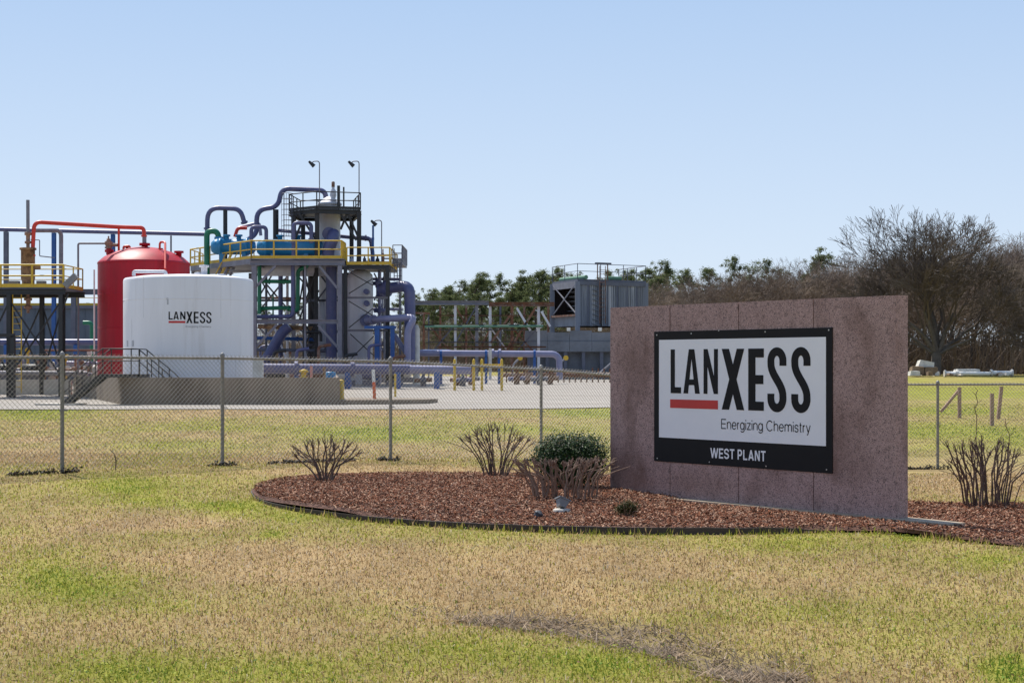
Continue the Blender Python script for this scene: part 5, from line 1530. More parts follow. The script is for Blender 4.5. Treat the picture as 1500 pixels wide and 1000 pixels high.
run('purple_column', 'wide dark purple duct standing inside the steel frame', 'duct', [Vector((P(485.5, 0, MY + 2.6).x, MY + 2.6, .5)), P(485.5, 391, MY + 2.6)], S(8.2, MY), 'pipe_purple')
# horizontal belly of the exchanger below the deck
v = thing('belly_drum', 'pale horizontal drum hung beneath the main deck', 'vessel', P(440, 396, MY + 3.5))
MB().lathe(P(440, 395, MY + 3.5), [(.02, -2.6), (.28, -2.5), (.38, -2.2), (.38, 2.0), (.28, 2.3), (.02, 2.4)], 20, 'X').build('shell', 'vessel_pale', v)
for d in (-1.5, 1.4):
    q = P(440, 395, MY + 3.5); MB().box((q.x + d - .06, q.y - .2, q.z + .3), (q.x + d + .06, q.y + .2, zD - .01)).build('hanger', 'steel_grey', v)
# blue exchangers
def drum(x0, x1, y, Y, r, lab, tilt=0):
    v = thing('blue_exchanger', lab, 'vessel', P((x0 + x1) / 2, y + 13, Y))
    a, b = P(x0, y, Y), P(x1, y, Y); L_ = b.x - a.x
    MB().lathe(a, [(.02, 0), (r * .6, .04), (r * .92, .2), (r, .35), (r, .5), (r * 1.12, .5), (r * 1.12, .66), (r, .66), (r, L_ - .6), (r * 1.12, L_ - .6), (r * 1.12, L_ - .44), (r, L_ - .44), (r, L_ - .25), (r * .6, L_ - .05), (.02, L_)], 28, 'X').build('shell', 'drum_blue', v)
    for f in (.25, .75):
        xx = a.x + L_ * f; MB().box((xx - .12, Y - r * .7, zD + .05), (xx + .12, Y + r * .7, a.z - r * .6)).build('saddle', 'drum_blue', v)
    for f in (.35, .62):
        xx = a.x + L_ * f; MB().lathe((xx, Y, a.z + r * .9), [(.14, 0), (.14, .2), (.22, .2), (.22, .3), (.02, .31)], 14).build('nozzle', 'drum_blue', v)
    return v
drum(309, 375, 361.5, 95.5, S(11.5, 95.5), 'left blue horizontal heat exchanger behind the yellow rail')
drum(376, 474, 363, 95.0, S(12.5, 95), 'longer right blue horizontal heat exchanger behind the yellow rail')
q = P(435, 349, 95); 
# lamps
def gooseneck(x, y0, y1, Y, lab):
    v = thing('area_lamp', lab, 'lamp', P(x, y0, Y), 'gooseneck lamps on the process structure')
    MB().tube(rounded([P(x, y0, Y), P(x, y1, Y), P(x - 9, y1 + .5, Y), P(x - 11, y1 + 3, Y)], .3, 6), .032, 7).build('pole', 'steel_grey', v)
    c = P(x - 12, y1 + 3.5, Y)
    MB().tube([c + Vector((-.14, 0, .12)), c + Vector((.16, 0, -.16))], [.07, .13], 10).build('head', 'steel_black', v)
gooseneck(468, 302, 236, TY + .2, 'gooseneck lamp rising from the left side of the tower top')
gooseneck(526, 302, 236, TY + .6, 'gooseneck lamp rising from the right corner of the tower top')
gooseneck(559, 384, 322.5, MY + 3, 'lower gooseneck lamp on the right hand deck')

# pipes of the structure
Y = 97.
run('purple_pipe', 'purple inverted U pipe at the left above the blue exchanger', 'pipe', [P(303.5, 345, Y), P(304, 304, Y), P(352, 306, Y), P(358.5, 328, Y)], S(3.5, Y), 'pipe_purple', .75, flanges=((0, .25), (2, .9)))
run('pipe_prop', 'dark prop under the left purple U pipe', 'post', [Vector((P(330, 0, Y).x, Y, zD + .05)), P(330, 307, Y)], .13, 'steel_black')
run('purple_pipe', 'purple S bend pipe climbing to the top of the tower', 'pipe', [P(362, 352, Y), P(376, 342, Y), P(376, 307, Y), P(408, 303, Y), P(412, 276, Y), P(477, 279, Y), P(477.5, 300, Y)], S(3.7, Y), 'pipe_purple', .7, flanges=((5, .75),))
run('pipe_prop', 'dark prop under the purple S bend', 'post', [Vector((P(404, 0, Y).x, Y, zD + .05)), P(404, 307, Y)], .17, 'steel_black')
run('purple_pipe', 'small purple U pipe above the middle of the blue exchangers', 'pipe', [P(368, 357, 94.5), P(368, 332.5, 94.5), P(390, 332.5, 94.7), P(390, 357, 94.7)], S(2.9, 94), 'pipe_purple', .25)
run('purple_pipe', 'small purple U pipe left of the pale tower column', 'pipe', [P(430, 385, 93.6), P(430, 326.5, 93.6), P(456, 327, 93.8), P(456, 356, 93.8)], S(2.9, 94), 'pipe_purple', .25, flanges=((0, .5), (2, .8)))
run('purple_pipe', 'straight purple pipe behind the upper tower legs', 'pipe', [P(405, 337, 99.3), P(548, 351, 99.3)], S(2.8, 99), 'pipe_purple')
run('purple_pipe', 'short purple elbow at the right of the upper tower', 'pipe', [P(528, 348, 96), P(543, 349, 96), P(546, 372, 96), P(546, 384, 96)], S(3.0, 96), 'pipe_purple', .5, flanges=((0, .5),))
run('blue_vent', 'dark blue vent pipe beside the lower gooseneck lamp', 'pipe', [P(546.5, 386, 95), P(546.5, 330, 95)], S(1.5, 95), 'pipe_blue')
run('red_pipe', 'short bright red slanted pipe behind the blue exchangers', 'pipe', [P(344, 347, 98.5), P(348, 334, 98.5), P(362, 334, 98.6)], S(2.6, 98), 'pipe_red', .2)
run('purple_pipe', 'grey lilac pipe piece behind the exchangers', 'pipe', [P(350, 333.5, 99), P(380, 326, 99), P(382, 345, 99)], S(2.4, 99), 'pipe_lavender', .25)
v = thing('green_elbow', 'fat green elbow pipe at the left end of the blue exchanger', 'pipe', P(303.5, 382, 96))
MB().tube(rounded([Vector((P(303, 0, 96).x, 96, 2.0)), P(303, 338.5, 96), P(319, 338.5, 96), P(321, 356, 96)], .55, 7), S(4.2, 96), 16).build('pipe', 'pipe_green', v)
MB().tube([P(321, 347, 96), P(321, 351, 96)], S(7, 96), 16).build('flange', 'drum_blue', v)
run('green_pipe', 'green pipe hanging under the left of the main deck', 'pipe', [P(380, 389, 93.5), P(380, 460, 93.5)], S(3, 93), 'pipe_green')
run('green_pipe', 'green crossover pipe below the main deck', 'pipe', [P(380, 412, 93.8), P(428, 412.5, 93.8)], S(2.8, 93), 'pipe_green', flanges=((0, .3), (0, .75)))
run('green_pipe', 'green drop pipe in the middle of the steel frame', 'pipe', [P(450, 386, 93.4), P(449, 391, 93.4), P(436.5, 395, 93.4), P(436, 456, 93.4), P(420, 450.5, 93.6), P(380, 452, 93.8)], S(3, 93), 'pipe_green', .25, flanges=((3, .8),))
run('green_pipe', 'thin green upright among the grey braces', 'pipe', [P(400, 432, 94.5), P(400, 470, 94.5)], S(1.2, 93), 'pipe_green')
run('purple_pipe', 'purple pipe dropping from the deck and turning left', 'pipe', [P(429, 386, 92.6), P(429, 463.5, 92.6), P(375, 464, 92.6)], S(2.9, 92.6), 'pipe_purple', .3)
run('purple_duct', 'thick dark purple slanting duct low in the frame', 'duct', [P(424, 478, 95), P(414, 486, 95), P(388, 530, 95)], S(8, 95), 'pipe_purple', .5)
# right side elbow and lavender line
run('purple_elbow', 'huge purple elbow pipe at the right of the structure', 'pipe', [P(556, 424, MY + 2), P(578, 421, MY + 1.6), P(600, 418, MY + 1), P(600.5, 470, MY + 1), P(600, 540, MY + 1)], S(8.2, MY), 'pipe_purple', 1.1, 18, flanges=((0, .5),))
run('lavender_pipe', 'pale lavender pipe from the white vessel bending down', 'pipe', [P(537, 469, MY + 1.6), P(570, 466.5, MY - .2), P(608, 464.5, MY - .8), P(597, 482, MY - 1.0), P(597, 540, MY - 1.0)], S(5, MY), 'pipe_lavender', .55, 16, flanges=((0, .3),))
run('lavender_pipe', 'lavender slanted pipe behind the blue supports', 'pipe', [P(577, 490, MY + 1.4), P(602, 527, MY + 1.0)], S(3.8, MY), 'pipe_lavender')
v = thing('blue_support', 'blue steel frame carrying the lavender pipe', 'support', (P(563, 0, MY).x, MY - .3, .5))
for x, w in ((552.5, 7), (575, 6)):
    p = P(x, 0, MY - .3); MB().bar((p.x, MY - .3, .4), (p.x, MY - .3, P(0, 477, MY).z), S(w, MY), .25).build('column', 'pipe_blue', v)
MB().bar(P(534, 479.3, MY - .31), P(580, 479.3, MY - .31), .3, S(4, MY)).build('beam', 'pipe_blue', v)
v = thing('pale_filter', 'small pale canister beside the big purple elbow', 'vessel', (P(610, 0, 93.5).x, 93.5, .5))
MB().lathe((P(610, 0, 93.5).x, 93.5, .5), [(S(5, 93), 0), (S(5, 93), P(0, 482, 93.5).z - .5), (S(3, 93), P(0, 477, 93.5).z - .5), (.02, P(0, 476, 93.5).z - .5)], 16).build('shell', 'junk_white', v)
# misc small purple valves right of the white vessel
for (x, y) in ((552, 415), (556, 455), (560, 432)):
    q = P(x, y, MY + 3.2); v = thing('actuator', 'small purple actuator right of the pale vessel, ' + {415: 'topmost', 432: 'middle one', 455: 'lowest'}[y], 'valve', q)
    MB().lathe(q, [(.02, -.35), (.12, -.33), (.12, -.1), (.26, -.08), (.26, .08), (.12, .1), (.12, .3), (.02, .33)], 12, 'X').build('body', 'pipe_purple', v)
    MB().tube([Vector((q.x, q.y, .5 if y == 455 else q.z - .9)), q], .05, 6).build('stem', 'pipe_purple', v)

# ------------------------------------------------------------------ pipe run in front of the structure
run('purple_main', 'wide purple main lying in front of the steel structure', 'pipe', [P(378, 539.5, 86), P(600, 541, 87)], S(7.5, 86), 'pipe_purple', .8, 16, flanges=((0, .25), (0, .62)))
run('purple_main', 'pale purple main lying left of the yellow bollards', 'pipe', [P(600, 541, 88), P(690, 542, 88)], S(6.5, 88), 'pipe_lavender', .8, 16)
for x in (436, 510, 640, 583):
    p = P(x, 0, 86.6); tag(MB().box((p.x - .14, 86.2, gzf(p.x, 86) - .1), (p.x + .14, 87.0, P(0, 545, 86).z)).build('pipe_support', 'pipe_blue', origin=(p.x, 86.6, .3)),
        'blue pipe support under the purple mains, ' + {436: 'nearest the white tank', 510: 'below the black column', 583: 'below the lavender bend', 640: 'left of the yellow bollards'}[x], 'support')
run('lavender_header', 'long raised lavender header ending in a bend at the cooling tower', 'pipe', [P(612, 517, 95), P(812, 518.5, 95), P(819, 524, 95), P(820, 556, 95)], S(4.6, 95), 'pipe_lavender', .55, 16, flanges=((0, .55), (0, .6)))
run('blue_pipe', 'thin blue pipe above the lavender header', 'pipe', [P(606, 514, 96), P(660, 514, 96), P(664, 521, 96)], S(2.2, 96), 'pipe_blue', .3)
for x in (646, 712, 731, 783):
    p = P(x, 0, 95); z = gzf(p.x, 95)
    t = thing('header_support', 'blue saddle post under the raised lavender header, ' + {646: 'leftmost', 712: 'second from left', 731: 'third from left', 783: 'rightmost'}[x], 'support', (p.x, 95, z))
    MB().bar((p.x, 95, z - .05), (p.x, 95, P(0, 520, 95).z), .16, .16).build('post', 'pipe_blue', t)
    MB().tube([P(x - 1.6, 517.9, 95), P(x + 1.6, 517.9, 95)], S(5.4, 95), 16).build('saddle', 'pipe_blue', t)
run('vent_riser', 'small valve riser with red tag on the lavender header', 'valve', [P(718, 512, 94.6), P(718, 545, 94.6)], S(2.4, 95), 'junk_white')
# yellow bollards and their rails
def bollard(x, y0, y1, Y, lab, r=None, mt='rail_yellow'):
    a = P(x, y0, Y); z = gzf(a.x, Y) + .02
    k = MB(); k.lathe((a.x, Y, z - .1), [(r or S(2, Y), 0), (r or S(2, Y), a.z - z + .05), ((r or S(2, Y)) * .6, a.z - z + .1), (.01, a.z - z + .12)], 12)
    return tag(k.build('bollard', mt, origin=(a.x, Y, z)), lab, 'bollard', 'yellow bollards before the pipe run')
for x, lab in ((666, 'leftmost yellow bollard before the lavender pipe'), (694, 'second yellow bollard from the left before the lavender pipe'), (706, 'yellow bollard at the left end of the yellow barrier'), (735, 'yellow bollard at the right end of the yellow barrier')):
    bollard(x, 526, 563, 84., lab)
tag(MB().bar(P(706, 535, 84.2), P(735, 535, 84.2), .1, S(4.5, 84)).build('barrier_rail', 'rail_yellow', origin=P(720, 535, 84.2)), 'yellow barrier plate between two bollards', 'barrier')
bollard(500, 556, 579, 70.2, 'single dark yellow bollard at the end of the containment wall', .12)
for i, (x, Y) in enumerate(((678, 90), (672, 91), (690, 92), (620, 90), (757, 93), (772, 94), (790, 92), (806, 93))):
    p = P(x, 0, Y); z = gzf(p.x, Y); t = thing('ground_valve', 'ground valve under the lavender header, ' + ORD[sorted((678, 672, 690, 620, 757, 772, 790, 806)).index(x)] + ' from the left', 'valve', (p.x, Y, z), 'ground fittings under the header')
    mt = ['pipe_purple', 'valve_brown', 'steel_slate', 'steel_rust'][i % 4]
    MB().tube([(p.x - .5, Y, z + .35), (p.x + .5, Y, z + .4)], .13, 10).build('pipe', mt, t)
    MB().lathe((p.x, Y, z - .05), [(.16, 0), (.16, .3), (.22, .32), (.22, .5), (.1, .6), (.06, .9), (.2, .92), (.2, .97), (.02, .98)], 12).build('body', ['steel_slate', 'steel_rust', 'valve_brown'][i % 3], t)
# marker posts
def marker(x, y0, y1, Y, lab, m1, m2, w=.1, lean=0.):
    a, b = P(x, y1, Y), P(x, y0, Y); a.z = min(a.z, gzf(a.x, Y) + .05); t = thing('marker_post', lab, 'post', a)
    d = Vector((lean, 0, 0)); mid = a.lerp(b, .62)
    MB().bar(a - Vector((0, 0, .05)), mid + d * .6, w, w * .5).build('post', m1, t)
    MB().bar(mid + d * .6, b + d, w * 1.05, w * .5).build('tip', m2, t)
mk = P(549, 577, 69); 
marker(549, 541, 577, 69, 'bright orange marker post with white tip on the curb island', 'orange_plastic', 'white_plastic', .13, -.07)
marker(456, 536, 556, 69.5, 'pink marker post behind the wall, left one', 'pink_plastic', 'pink_plastic', .1)
marker(475, 537, 556, 69.5, 'pink marker post behind the wall with tan cap', 'pink_plastic', 'vessel_rust', .12)
marker(579, 547, 562, 76, 'small yellow stake behind the curb island', 'rail_yellow', 'rail_yellow', .1)
p = P(484, 551, 70.5)
bt = thing('blue_drum', 'blue plastic drum behind the containment wall', 'drum', (p.x, 70.5, .1))
MB().lathe((p.x, 70.5, .05), [(.22, 0), (.24, .02), (.24, .4), (.25, .42), (.24, .44), (.24, .8), (.25, .82), (.24, .84), (.24, 1.3), (.2, 1.33), (.01, 1.33)], 20).build('shell', 'drum_blue', bt)
MB().tube([(p.x + .1, 70.42, 1.37), (p.x + .1, 70.42, 1.42)], .04, 8).build('bung', 'steel_black', bt)
p = P(445, 545, 70.3); bv = thing('hydrant', 'small yellow hydrant behind the containment wall', 'hydrant', (p.x, 70.3, .1))
MB().lathe((p.x, 70.3, .05), [(.1, 0), (.1, 1.0), (.16, 1.02), (.16, 1.1), (.12, 1.12), (.12, 1.3), (.2, 1.32), (.2, 1.38), (.03, 1.45)], 14).build('body', 'rail_yellow', bv)
MB().tube([(p.x - .22, 70.3, 1.2), (p.x + .22, 70.3, 1.2)], .06, 8).build('outlet', 'valve_brown', bv)

# ------------------------------------------------------------------ pipe rack between structure and cooling tower
PY = 112.
pr = thing('pipe_rack', 'long rusting grey steel pipe rack in front of the pine trees', 'rack', (P(710, 0, PY).x, PY, .6))
def rbeam(xa, xb, y, h, m, Y=PY): MB().ibeam(P(xa, y, Y), P(xb, y, Y), .3, S(h, Y)).build('beam', m, pr)
rbeam(604, 716, 443.5, 6, 'steel_grey'); rbeam(716.5, 812, 445.5, 6, 'steel_rust')
for (x, m_, w, y0) in ((667, 'vessel_pale', 3.6, 447), (698.5, 'steel_grey', 4.6, 441), (718, 'vessel_pale', 4, 448), (750, 'steel_rust', 4.4, 448), (789, 'vessel_pale', 4, 448), (621, 'steel_rust', 3, 458), (628, 'steel_slate', 2, 460)):
    p = P(x, 0, PY + .2); MB().ibeam((p.x, PY + .2, gzf(p.x, PY) - .1), (p.x, PY + .2, P(0, y0, PY).z), S(w, PY), S(w, PY)).build('column', m_, pr)
for (x0, y0, x1, y1, m_) in ((748, 461, 719, 502, 'steel_rust'), (757, 451, 777, 484, 'vessel_pale'), (785, 450, 752, 503, 'steel_rust'), (793, 456, 806, 478, 'vessel_pale'), (752, 493, 742, 515, 'steel_rust')):
    MB().bar(P(x0, y0, PY), P(x1, y1, PY), .15, .15).build('brace', m_, pr)
for (x0, y0, x1, y1, m_) in ((668, 500, 697, 450, 'steel_slate'), (668, 450, 697, 500, 'steel_rust'), (700, 520, 718, 480, 'steel_rust'), (720, 482, 748, 520, 'vessel_pale'), (752, 482, 786, 520, 'steel_rust'), (786, 482, 752, 520, 'steel_slate'), (630, 478, 664, 520, 'steel_rust'), (664, 478, 630, 520, 'steel_slate')):
    MB().bar(P(x0, y0, PY + .6), P(x1, y1, PY + .6), .10, .10).build('brace', m_, pr)
rbeam(640, 800, 508, 2.2, 'steel_rust'); rbeam(640, 800, 462, 1.4, 'steel_rust', PY + 3)
for (x, m_) in ((645, 'steel_rust'), (683, 'steel_rust'), (733, 'steel_slate'), (768, 'steel_rust'), (803, 'steel_rust')):
    p = P(x, 0, PY + 3); MB().bar((p.x, PY + 3, gzf(p.x, PY + 3) - .1), (p.x, PY + 3, P(0, 448, PY + 3).z), .14, .14).build('column', m_, pr)
rbeam(618, 790, 476, 1.6, 'steel_rust'); rbeam(622, 768, 483, 1.2, 'steel_slate'); rbeam(624, 768, 501, 1.2, 'steel_slate')
MB().bar(P(604, 458, PY), P(630, 459, PY), .3, .12).build('beam', 'steel_rust', pr)
run('copper_pipe', 'thin green pipe along the rusting pipe rack', 'pipe', [P(622, 478.2, PY - .3), P(796, 477.5, PY - .3)], S(1.7, PY), 'copper_green')

# ------------------------------------------------------------------ cooling tower
CYT = 120.
ct = thing('cooling_tower', 'slate grey cooling tower with stained panels and roof railing', 'tower', (P(870, 0, 124).x, 124, .6))
A = P(846, 0, CYT); Bv = P(809, 0, 124.5); Cv = P(946, 0, 123.)
def xy(p): return Vector((p.x, p.y, 0))
A, Bv, Cv = xy(A), xy(Bv), xy(Cv); Dv = Bv + (Cv - A)
zt_, zb_ = P(0, 412, CYT).z, P(0, 477, CYT).z
up = Vector((0, 0, 1))
# corner posts
for q in (A, Bv, Cv, Dv):
    MB().box((q.x - .18, q.y - .18, zb_ - 1.5), (q.x + .18, q.y + .18, zt_)).build('corner_post', 'tower_slate', ct)
# right face: panels of corrugated sheet
dAC = (Cv - A); nP = 7; nrm = Vector((dAC.y, -dAC.x, 0)).normalized()
for i in range(nP):
    a = A + dAC * (i / nP) + dAC.normalized() * .05; b = A + dAC * ((i + 1) / nP) - dAC.normalized() * .05
    k = MB(); wv = 8
    for j in range(wv):
        p = a.lerp(b, j / wv); q = a.lerp(b, (j + 1) / wv); o_ = nrm * (.07 if j % 2 else .03)
        k.quad(p + up * zb_ + o_, q + up * zb_ + o_, q + up * zt_ + o_, p + up * zt_ + o_)
        if j: k.quad(p + up * zb_ + nrm * .03, p + up * zb_ + nrm * .07, p + up * zt_ + nrm * .07, p + up * zt_ + nrm * .03)
    k.build('panel', 'tower_slate', ct)
    if i: MB().bar(A + dAC * (i / nP) + nrm * .08 + up * zb_, A + dAC * (i / nP) + nrm * .08 + up * zt_, .09, .09).build('mullion', 'steel_slate', ct)
# roof and back
k = MB(); k.prism([A + up * (zt_ + .18), Cv + up * (zt_ + .18), Dv + up * (zt_ + .18), Bv + up * (zt_ + .18)], (0, 0, -.17)); k.build('roof', 'steel_slate', ct)
MB().bar(Bv + up * (zt_ - .22), A + up * (zt_ - .22), .14, .5).build('fascia', 'steel_grey', ct)
MB().bar(A + nrm * .1 + up * (zt_ - .12), Cv + nrm * .1 + up * (zt_ - .12), .1, .3).build('fascia', 'steel_slate', ct)
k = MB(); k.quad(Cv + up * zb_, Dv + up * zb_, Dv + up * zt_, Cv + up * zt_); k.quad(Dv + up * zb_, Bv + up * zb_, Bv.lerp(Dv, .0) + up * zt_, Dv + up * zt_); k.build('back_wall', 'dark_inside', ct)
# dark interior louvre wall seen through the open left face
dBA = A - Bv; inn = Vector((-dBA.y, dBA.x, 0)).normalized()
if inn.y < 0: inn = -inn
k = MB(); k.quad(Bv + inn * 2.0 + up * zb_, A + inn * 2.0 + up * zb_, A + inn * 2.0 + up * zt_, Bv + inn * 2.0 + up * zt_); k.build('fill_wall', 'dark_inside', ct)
for i in range(9):
    z = zb_ + (zt_ - zb_) * i / 9; MB().bar(Bv + inn * 1.5 + up * (z + .1), A + inn * 1.5 + up * (z + .1), .5, .04, (0, .5, .8)).build('louvre', 'basin_grey', ct)
for (f0, z0f, f1, z1f) in ((.06, .96, .96, .28), (.96, .96, .06, .28)):
    MB().bar(Bv.lerp(A, f0) + up * (zb_ + (zt_ - zb_) * z0f) - inn * .05, Bv.lerp(A, f1) + up * (zb_ + (zt_ - zb_) * z1f) - inn * .05, .07, .07).build('cross_brace', 'steel_grey', ct)
MB().bar(Bv + up * (zb_ + (zt_ - zb_) * .24) - inn * .04, A + up * (zb_ + (zt_ - zb_) * .24) - inn * .04, .3, .14).build('sill_beam', 'steel_rust', ct)
k = MB(); k.quad(Bv + up * zb_ + inn * .1, A + up * zb_ + inn * .1, A + up * (zb_ + (zt_ - zb_) * .22) + inn * .1, Bv + up * (zb_ + (zt_ - zb_) * .22) + inn * .1); k.build('lower_panel', 'basin_grey', ct)
rail(ct, [Bv + up * (zt_ + .18), A + up * (zt_ + .18), Cv + up * (zt_ + .18)], 1.15, 'steel_slate', .028, 2.0, kick=False)
rail(ct, [Cv + up * (zt_ + .18), Dv + up * (zt_ + .18)], 1.15, 'steel_slate', .028, 1.8, kick=False)
q0 = A + dAC * .33 + nrm * .3
ladder('ladder', ct, q0 + up * (zb_ + .2), q0 + up * (zt_ + 1.2), .5, 'steel_rust', dAC.normalized())
for s_ in (-.45, .45):
    MB().bar(q0 + dAC.normalized() * s_ + up * (zt_ + .1), q0 + dAC.normalized() * s_ + up * (zt_ + 1.35), .08, .08).build('gate_post', 'steel_rust', ct)
MB().bar(q0 - dAC.normalized() * .6 + up * (zt_ + 1.38), q0 + dAC.normalized() * .7 + up * (zt_ + 1.38), .3, .12).build('gate_head', 'steel_slate', ct)
for (f0, f1, lab) in ((.0, .0, 'left'),):
    k = MB(); k.tube([Bv.lerp(A, .1) + inn * .5 + up * (zt_ + .33), A + dAC * .02 + inn * .6 + up * (zt_ + .33)], .16, 10); k.build('roof_pipe', 'copper_green', ct)
k = MB(); k.tube([A + dAC * .48 - nrm * .5 + up * (zt_ + .33), A + dAC * .68 - nrm * .5 + up * (zt_ + .33)], .16, 10); k.build('roof_pipe', 'copper_green', ct)
# basin below: two courses of panels, dark legs
bs = thing('tower_basin', 'long slate concrete basin beneath the cooling tower', 'basin', (P(850, 0, 113).x, 113, .6))
bx0, bx1 = P(769, 0, 113).x, P(965, 0, 113).x
zt_, zm, zb_ = P(0, 484, 113).z, P(0, 500, 113).z, P(0, 515, 113).z
for i in range(6):
    a, b = bx0 + (bx1 - bx0) * i / 6 + .01, bx0 + (bx1 - bx0) * (i + 1) / 6 - .01
    MB().box((a, 113, zm + .01), (b, 113.25, zt_ - (.12 if i % 2 else 0))).build('upper_panel', 'basin_grey', bs)
    MB().box((a, 112.9, zb_), (b, 113.2, zm)).build('lower_panel', 'basin_grey', bs)
MB().box((bx0, 113.27, zb_ + .2), (bx1, 127, zt_ - .25)).build('basin_body', 'basin_grey', bs)
MB().box((bx0 + .3, 113.6, .3), (bx1, 126, zb_)).build('under_wall', 'basin_grey', bs)
for i in range(8):
    xx = bx0 + .3 + (bx1 - bx0 - .5) * i / 7; MB().box((xx - .12, 113.0, gzf(xx, 113) - .1), (xx + .12, 113.35, zb_ - .01)).build('leg', 'steel_slate', bs)
for x in (788, 833, 879):
    q = P(x, 483, 112.8); MB().box((q.x - .12, 112.75, q.z - .08), (q.x + .12, 112.99, q.z + .16)).build('lamp_bracket', 'white_plastic', bs)
# sample hoses: yellow dials on grey stands before the basin
for x, lab in ((760, 'leftmost'), (801, 'middle'), (876, 'rightmost')):
    q = P(x + 28, 524, 108) if x > 760 else P(x + 2, 524, 108); z = gzf(q.x, 108)
    t = thing('gauge_stand', 'slanted grey hose stand with yellow dial before the basin, ' + lab + ' of three', 'gauge', (q.x - 1.3, 108, z))
    MB().tube(rounded([(q.x - (1.8 if x == 876 else .5), 108, z), (q.x - .5, 108, q.z - .45), (q.x, 108, q.z)], .3, 5), .06, 8).build('hose', 'steel_grey', t)
    MB().tube([(q.x, 108.05, q.z), (q.x, 107.93, q.z)], .17, 14).build('dial', 'rail_yellow', t)
run('rust_header', 'rusty spiked header pipe along the foot of the basin', 'pipe', [P(735, 549, 100), P(930, 549, 100)], .14, 'steel_rust')
rd = random.Random(4)
for i in range(22):
    x = 742 + i * 8.4; q = P(x, 547, 100)
    tag(MB().tube([(q.x, 100, gzf(q.x, 100)), (q.x, 100, q.z + .12 + rd.uniform(0, .25))], .05, 6).build('pipe_stub', 'steel_rust', origin=(q.x, 100, q.z)),
        ORD[i] + ' rusty upright stub from the left along the header before the basin', 'pipe', 'rusty stubs on the header')

# ------------------------------------------------------------------ far right field: posts and junk
def wood_post(x, y0, y1, Y, lab, lean=0):
    a, b = P(x, y1, Y), P(x + lean, y0, Y); a.z = gzf(a.x, Y) - .05
    tag(MB().bar(a, b, .12, .10).build('field_post', 'post_wood', origin=a), lab, 'post')
wood_post(1405.5, 567, 611, 60, 'upright wooden post with a brace in the field right of the sign')
tag(MB().bar(P(1405, 571, 60.1), P(1378, 603, 60.1), .11, .09).build('post_brace', 'post_wood', origin=P(1378, 603, 60.1)), 'slanting wooden brace against the field post', 'post')
wood_post(1453, 576, 622, 54, 'wooden post standing in the field above the right hand bare shrub')
wood_post(1462, 566, 611, 59, 'leaning wooden post at the right edge of the field', 5)
JY = 140.
def jbox(name, lab, x0, x1, y0, y1, m, dy=0, cat='block', rot=0.):
    a, b = P(x0, y1, JY + dy), P(x1, y0, JY + dy); z = gzf(a.x, JY + dy)
    w, h = b.x - a.x, b.z - a.z
    k = MB(); c = Vector(((a.x + b.x) / 2, JY + dy, a.z))
    c8 = [(-w / 2, -.5, 0), (w / 2, -.5, 0), (w * .46, .5, 0), (-w / 2, .5, 0), (-w * .4, -.45, h), (w * .47, -.5, h * .9), (w * .4, .5, h), (-w * .44, .4, h * .85)]
    k.hexa([c + Matrix.Rotation(rot, 3, 'Y') @ Vector(v) for v in c8])
    tag(k.build(name, m, origin=c), lab, cat, 'broken pieces of the scrap pile' if cat == 'chunk' else None)
jbox('concrete_block', 'large brown white junk block in the scrap pile at the wood edge', 1333, 1352, 536, 549, 'junk_brown')
jbox('concrete_block', 'tilted white slab on top of the scrap pile', 1343, 1366, 528, 538, 'junk_white', .6, rot=.15)
jbox('concrete_block', 'pale block at the right side of the scrap pile', 1352, 1372, 537, 549, 'junk_brown', .3)
jbox('concrete_block', 'low white block at the left of the scrap pile', 1331, 1346, 543, 550, 'junk_white', -.8)
jbox('concrete_block', 'flat white slab behind the white pipes', 1397, 1434, 540, 547, 'junk_white', 1.2)
for (x0, x1, y, r_, lab) in ((1384, 1402, 547, .2, 'short white pipe at the left of the scrap pipes'), (1400, 1452, 546.8, .17, 'long white pipe lying by the wood'), (1452, 1482, 546.3, .22, 'white flanged pipe at the right of the scrap pipes')):
    t = thing('scrap_pipe', lab, 'pipe', P((x0 + x1) / 2, y, JY))
    MB().tube([P(x0, y, JY), P(x1, y + .4, JY)], r_, 12).build('pipe', 'white_plastic', t)
    for x in (x0, x1):
        MB().tube([P(x - 1, y, JY), P(x + 1.5, y, JY)], r_ * 1.5, 12).build('flange', 'junk_white', t)


# darker gear inside the lower structure
run('dark_riser', 'dark purple riser pipe behind the front steel bay', 'pipe', [Vector((P(411, 0, 96).x, 96, .5)), P(411, 392, 96)], S(3.4, 96), 'pipe_purple')
run('dark_riser', 'black riser pipe beside the dark purple duct', 'pipe', [Vector((P(456, 0, 97).x, 97, .5)), P(456, 392, 97)], S(5, 97), 'steel_black')
run('rust_pipe', 'brown horizontal pipe under the grey middle beam', 'pipe', [P(378, 478, 95.5), P(462, 481, 95.5)], S(3.2, 95), 'vessel_rust', flanges=((0, .4), (0, .8)))
run('grey_pipe', 'grey pipe crossing low inside the steel frame', 'pipe', [P(376, 512, 95), P(500, 514, 95)], S(2.4, 95), 'steel_slate')
run('dark_pipe', 'black pipe loop near the inner lattice', 'pipe', [P(470, 500, 94), P(470, 486, 94), P(446, 486, 94), P(446, 540, 94)], S(2.2, 94), 'steel_black', .3)
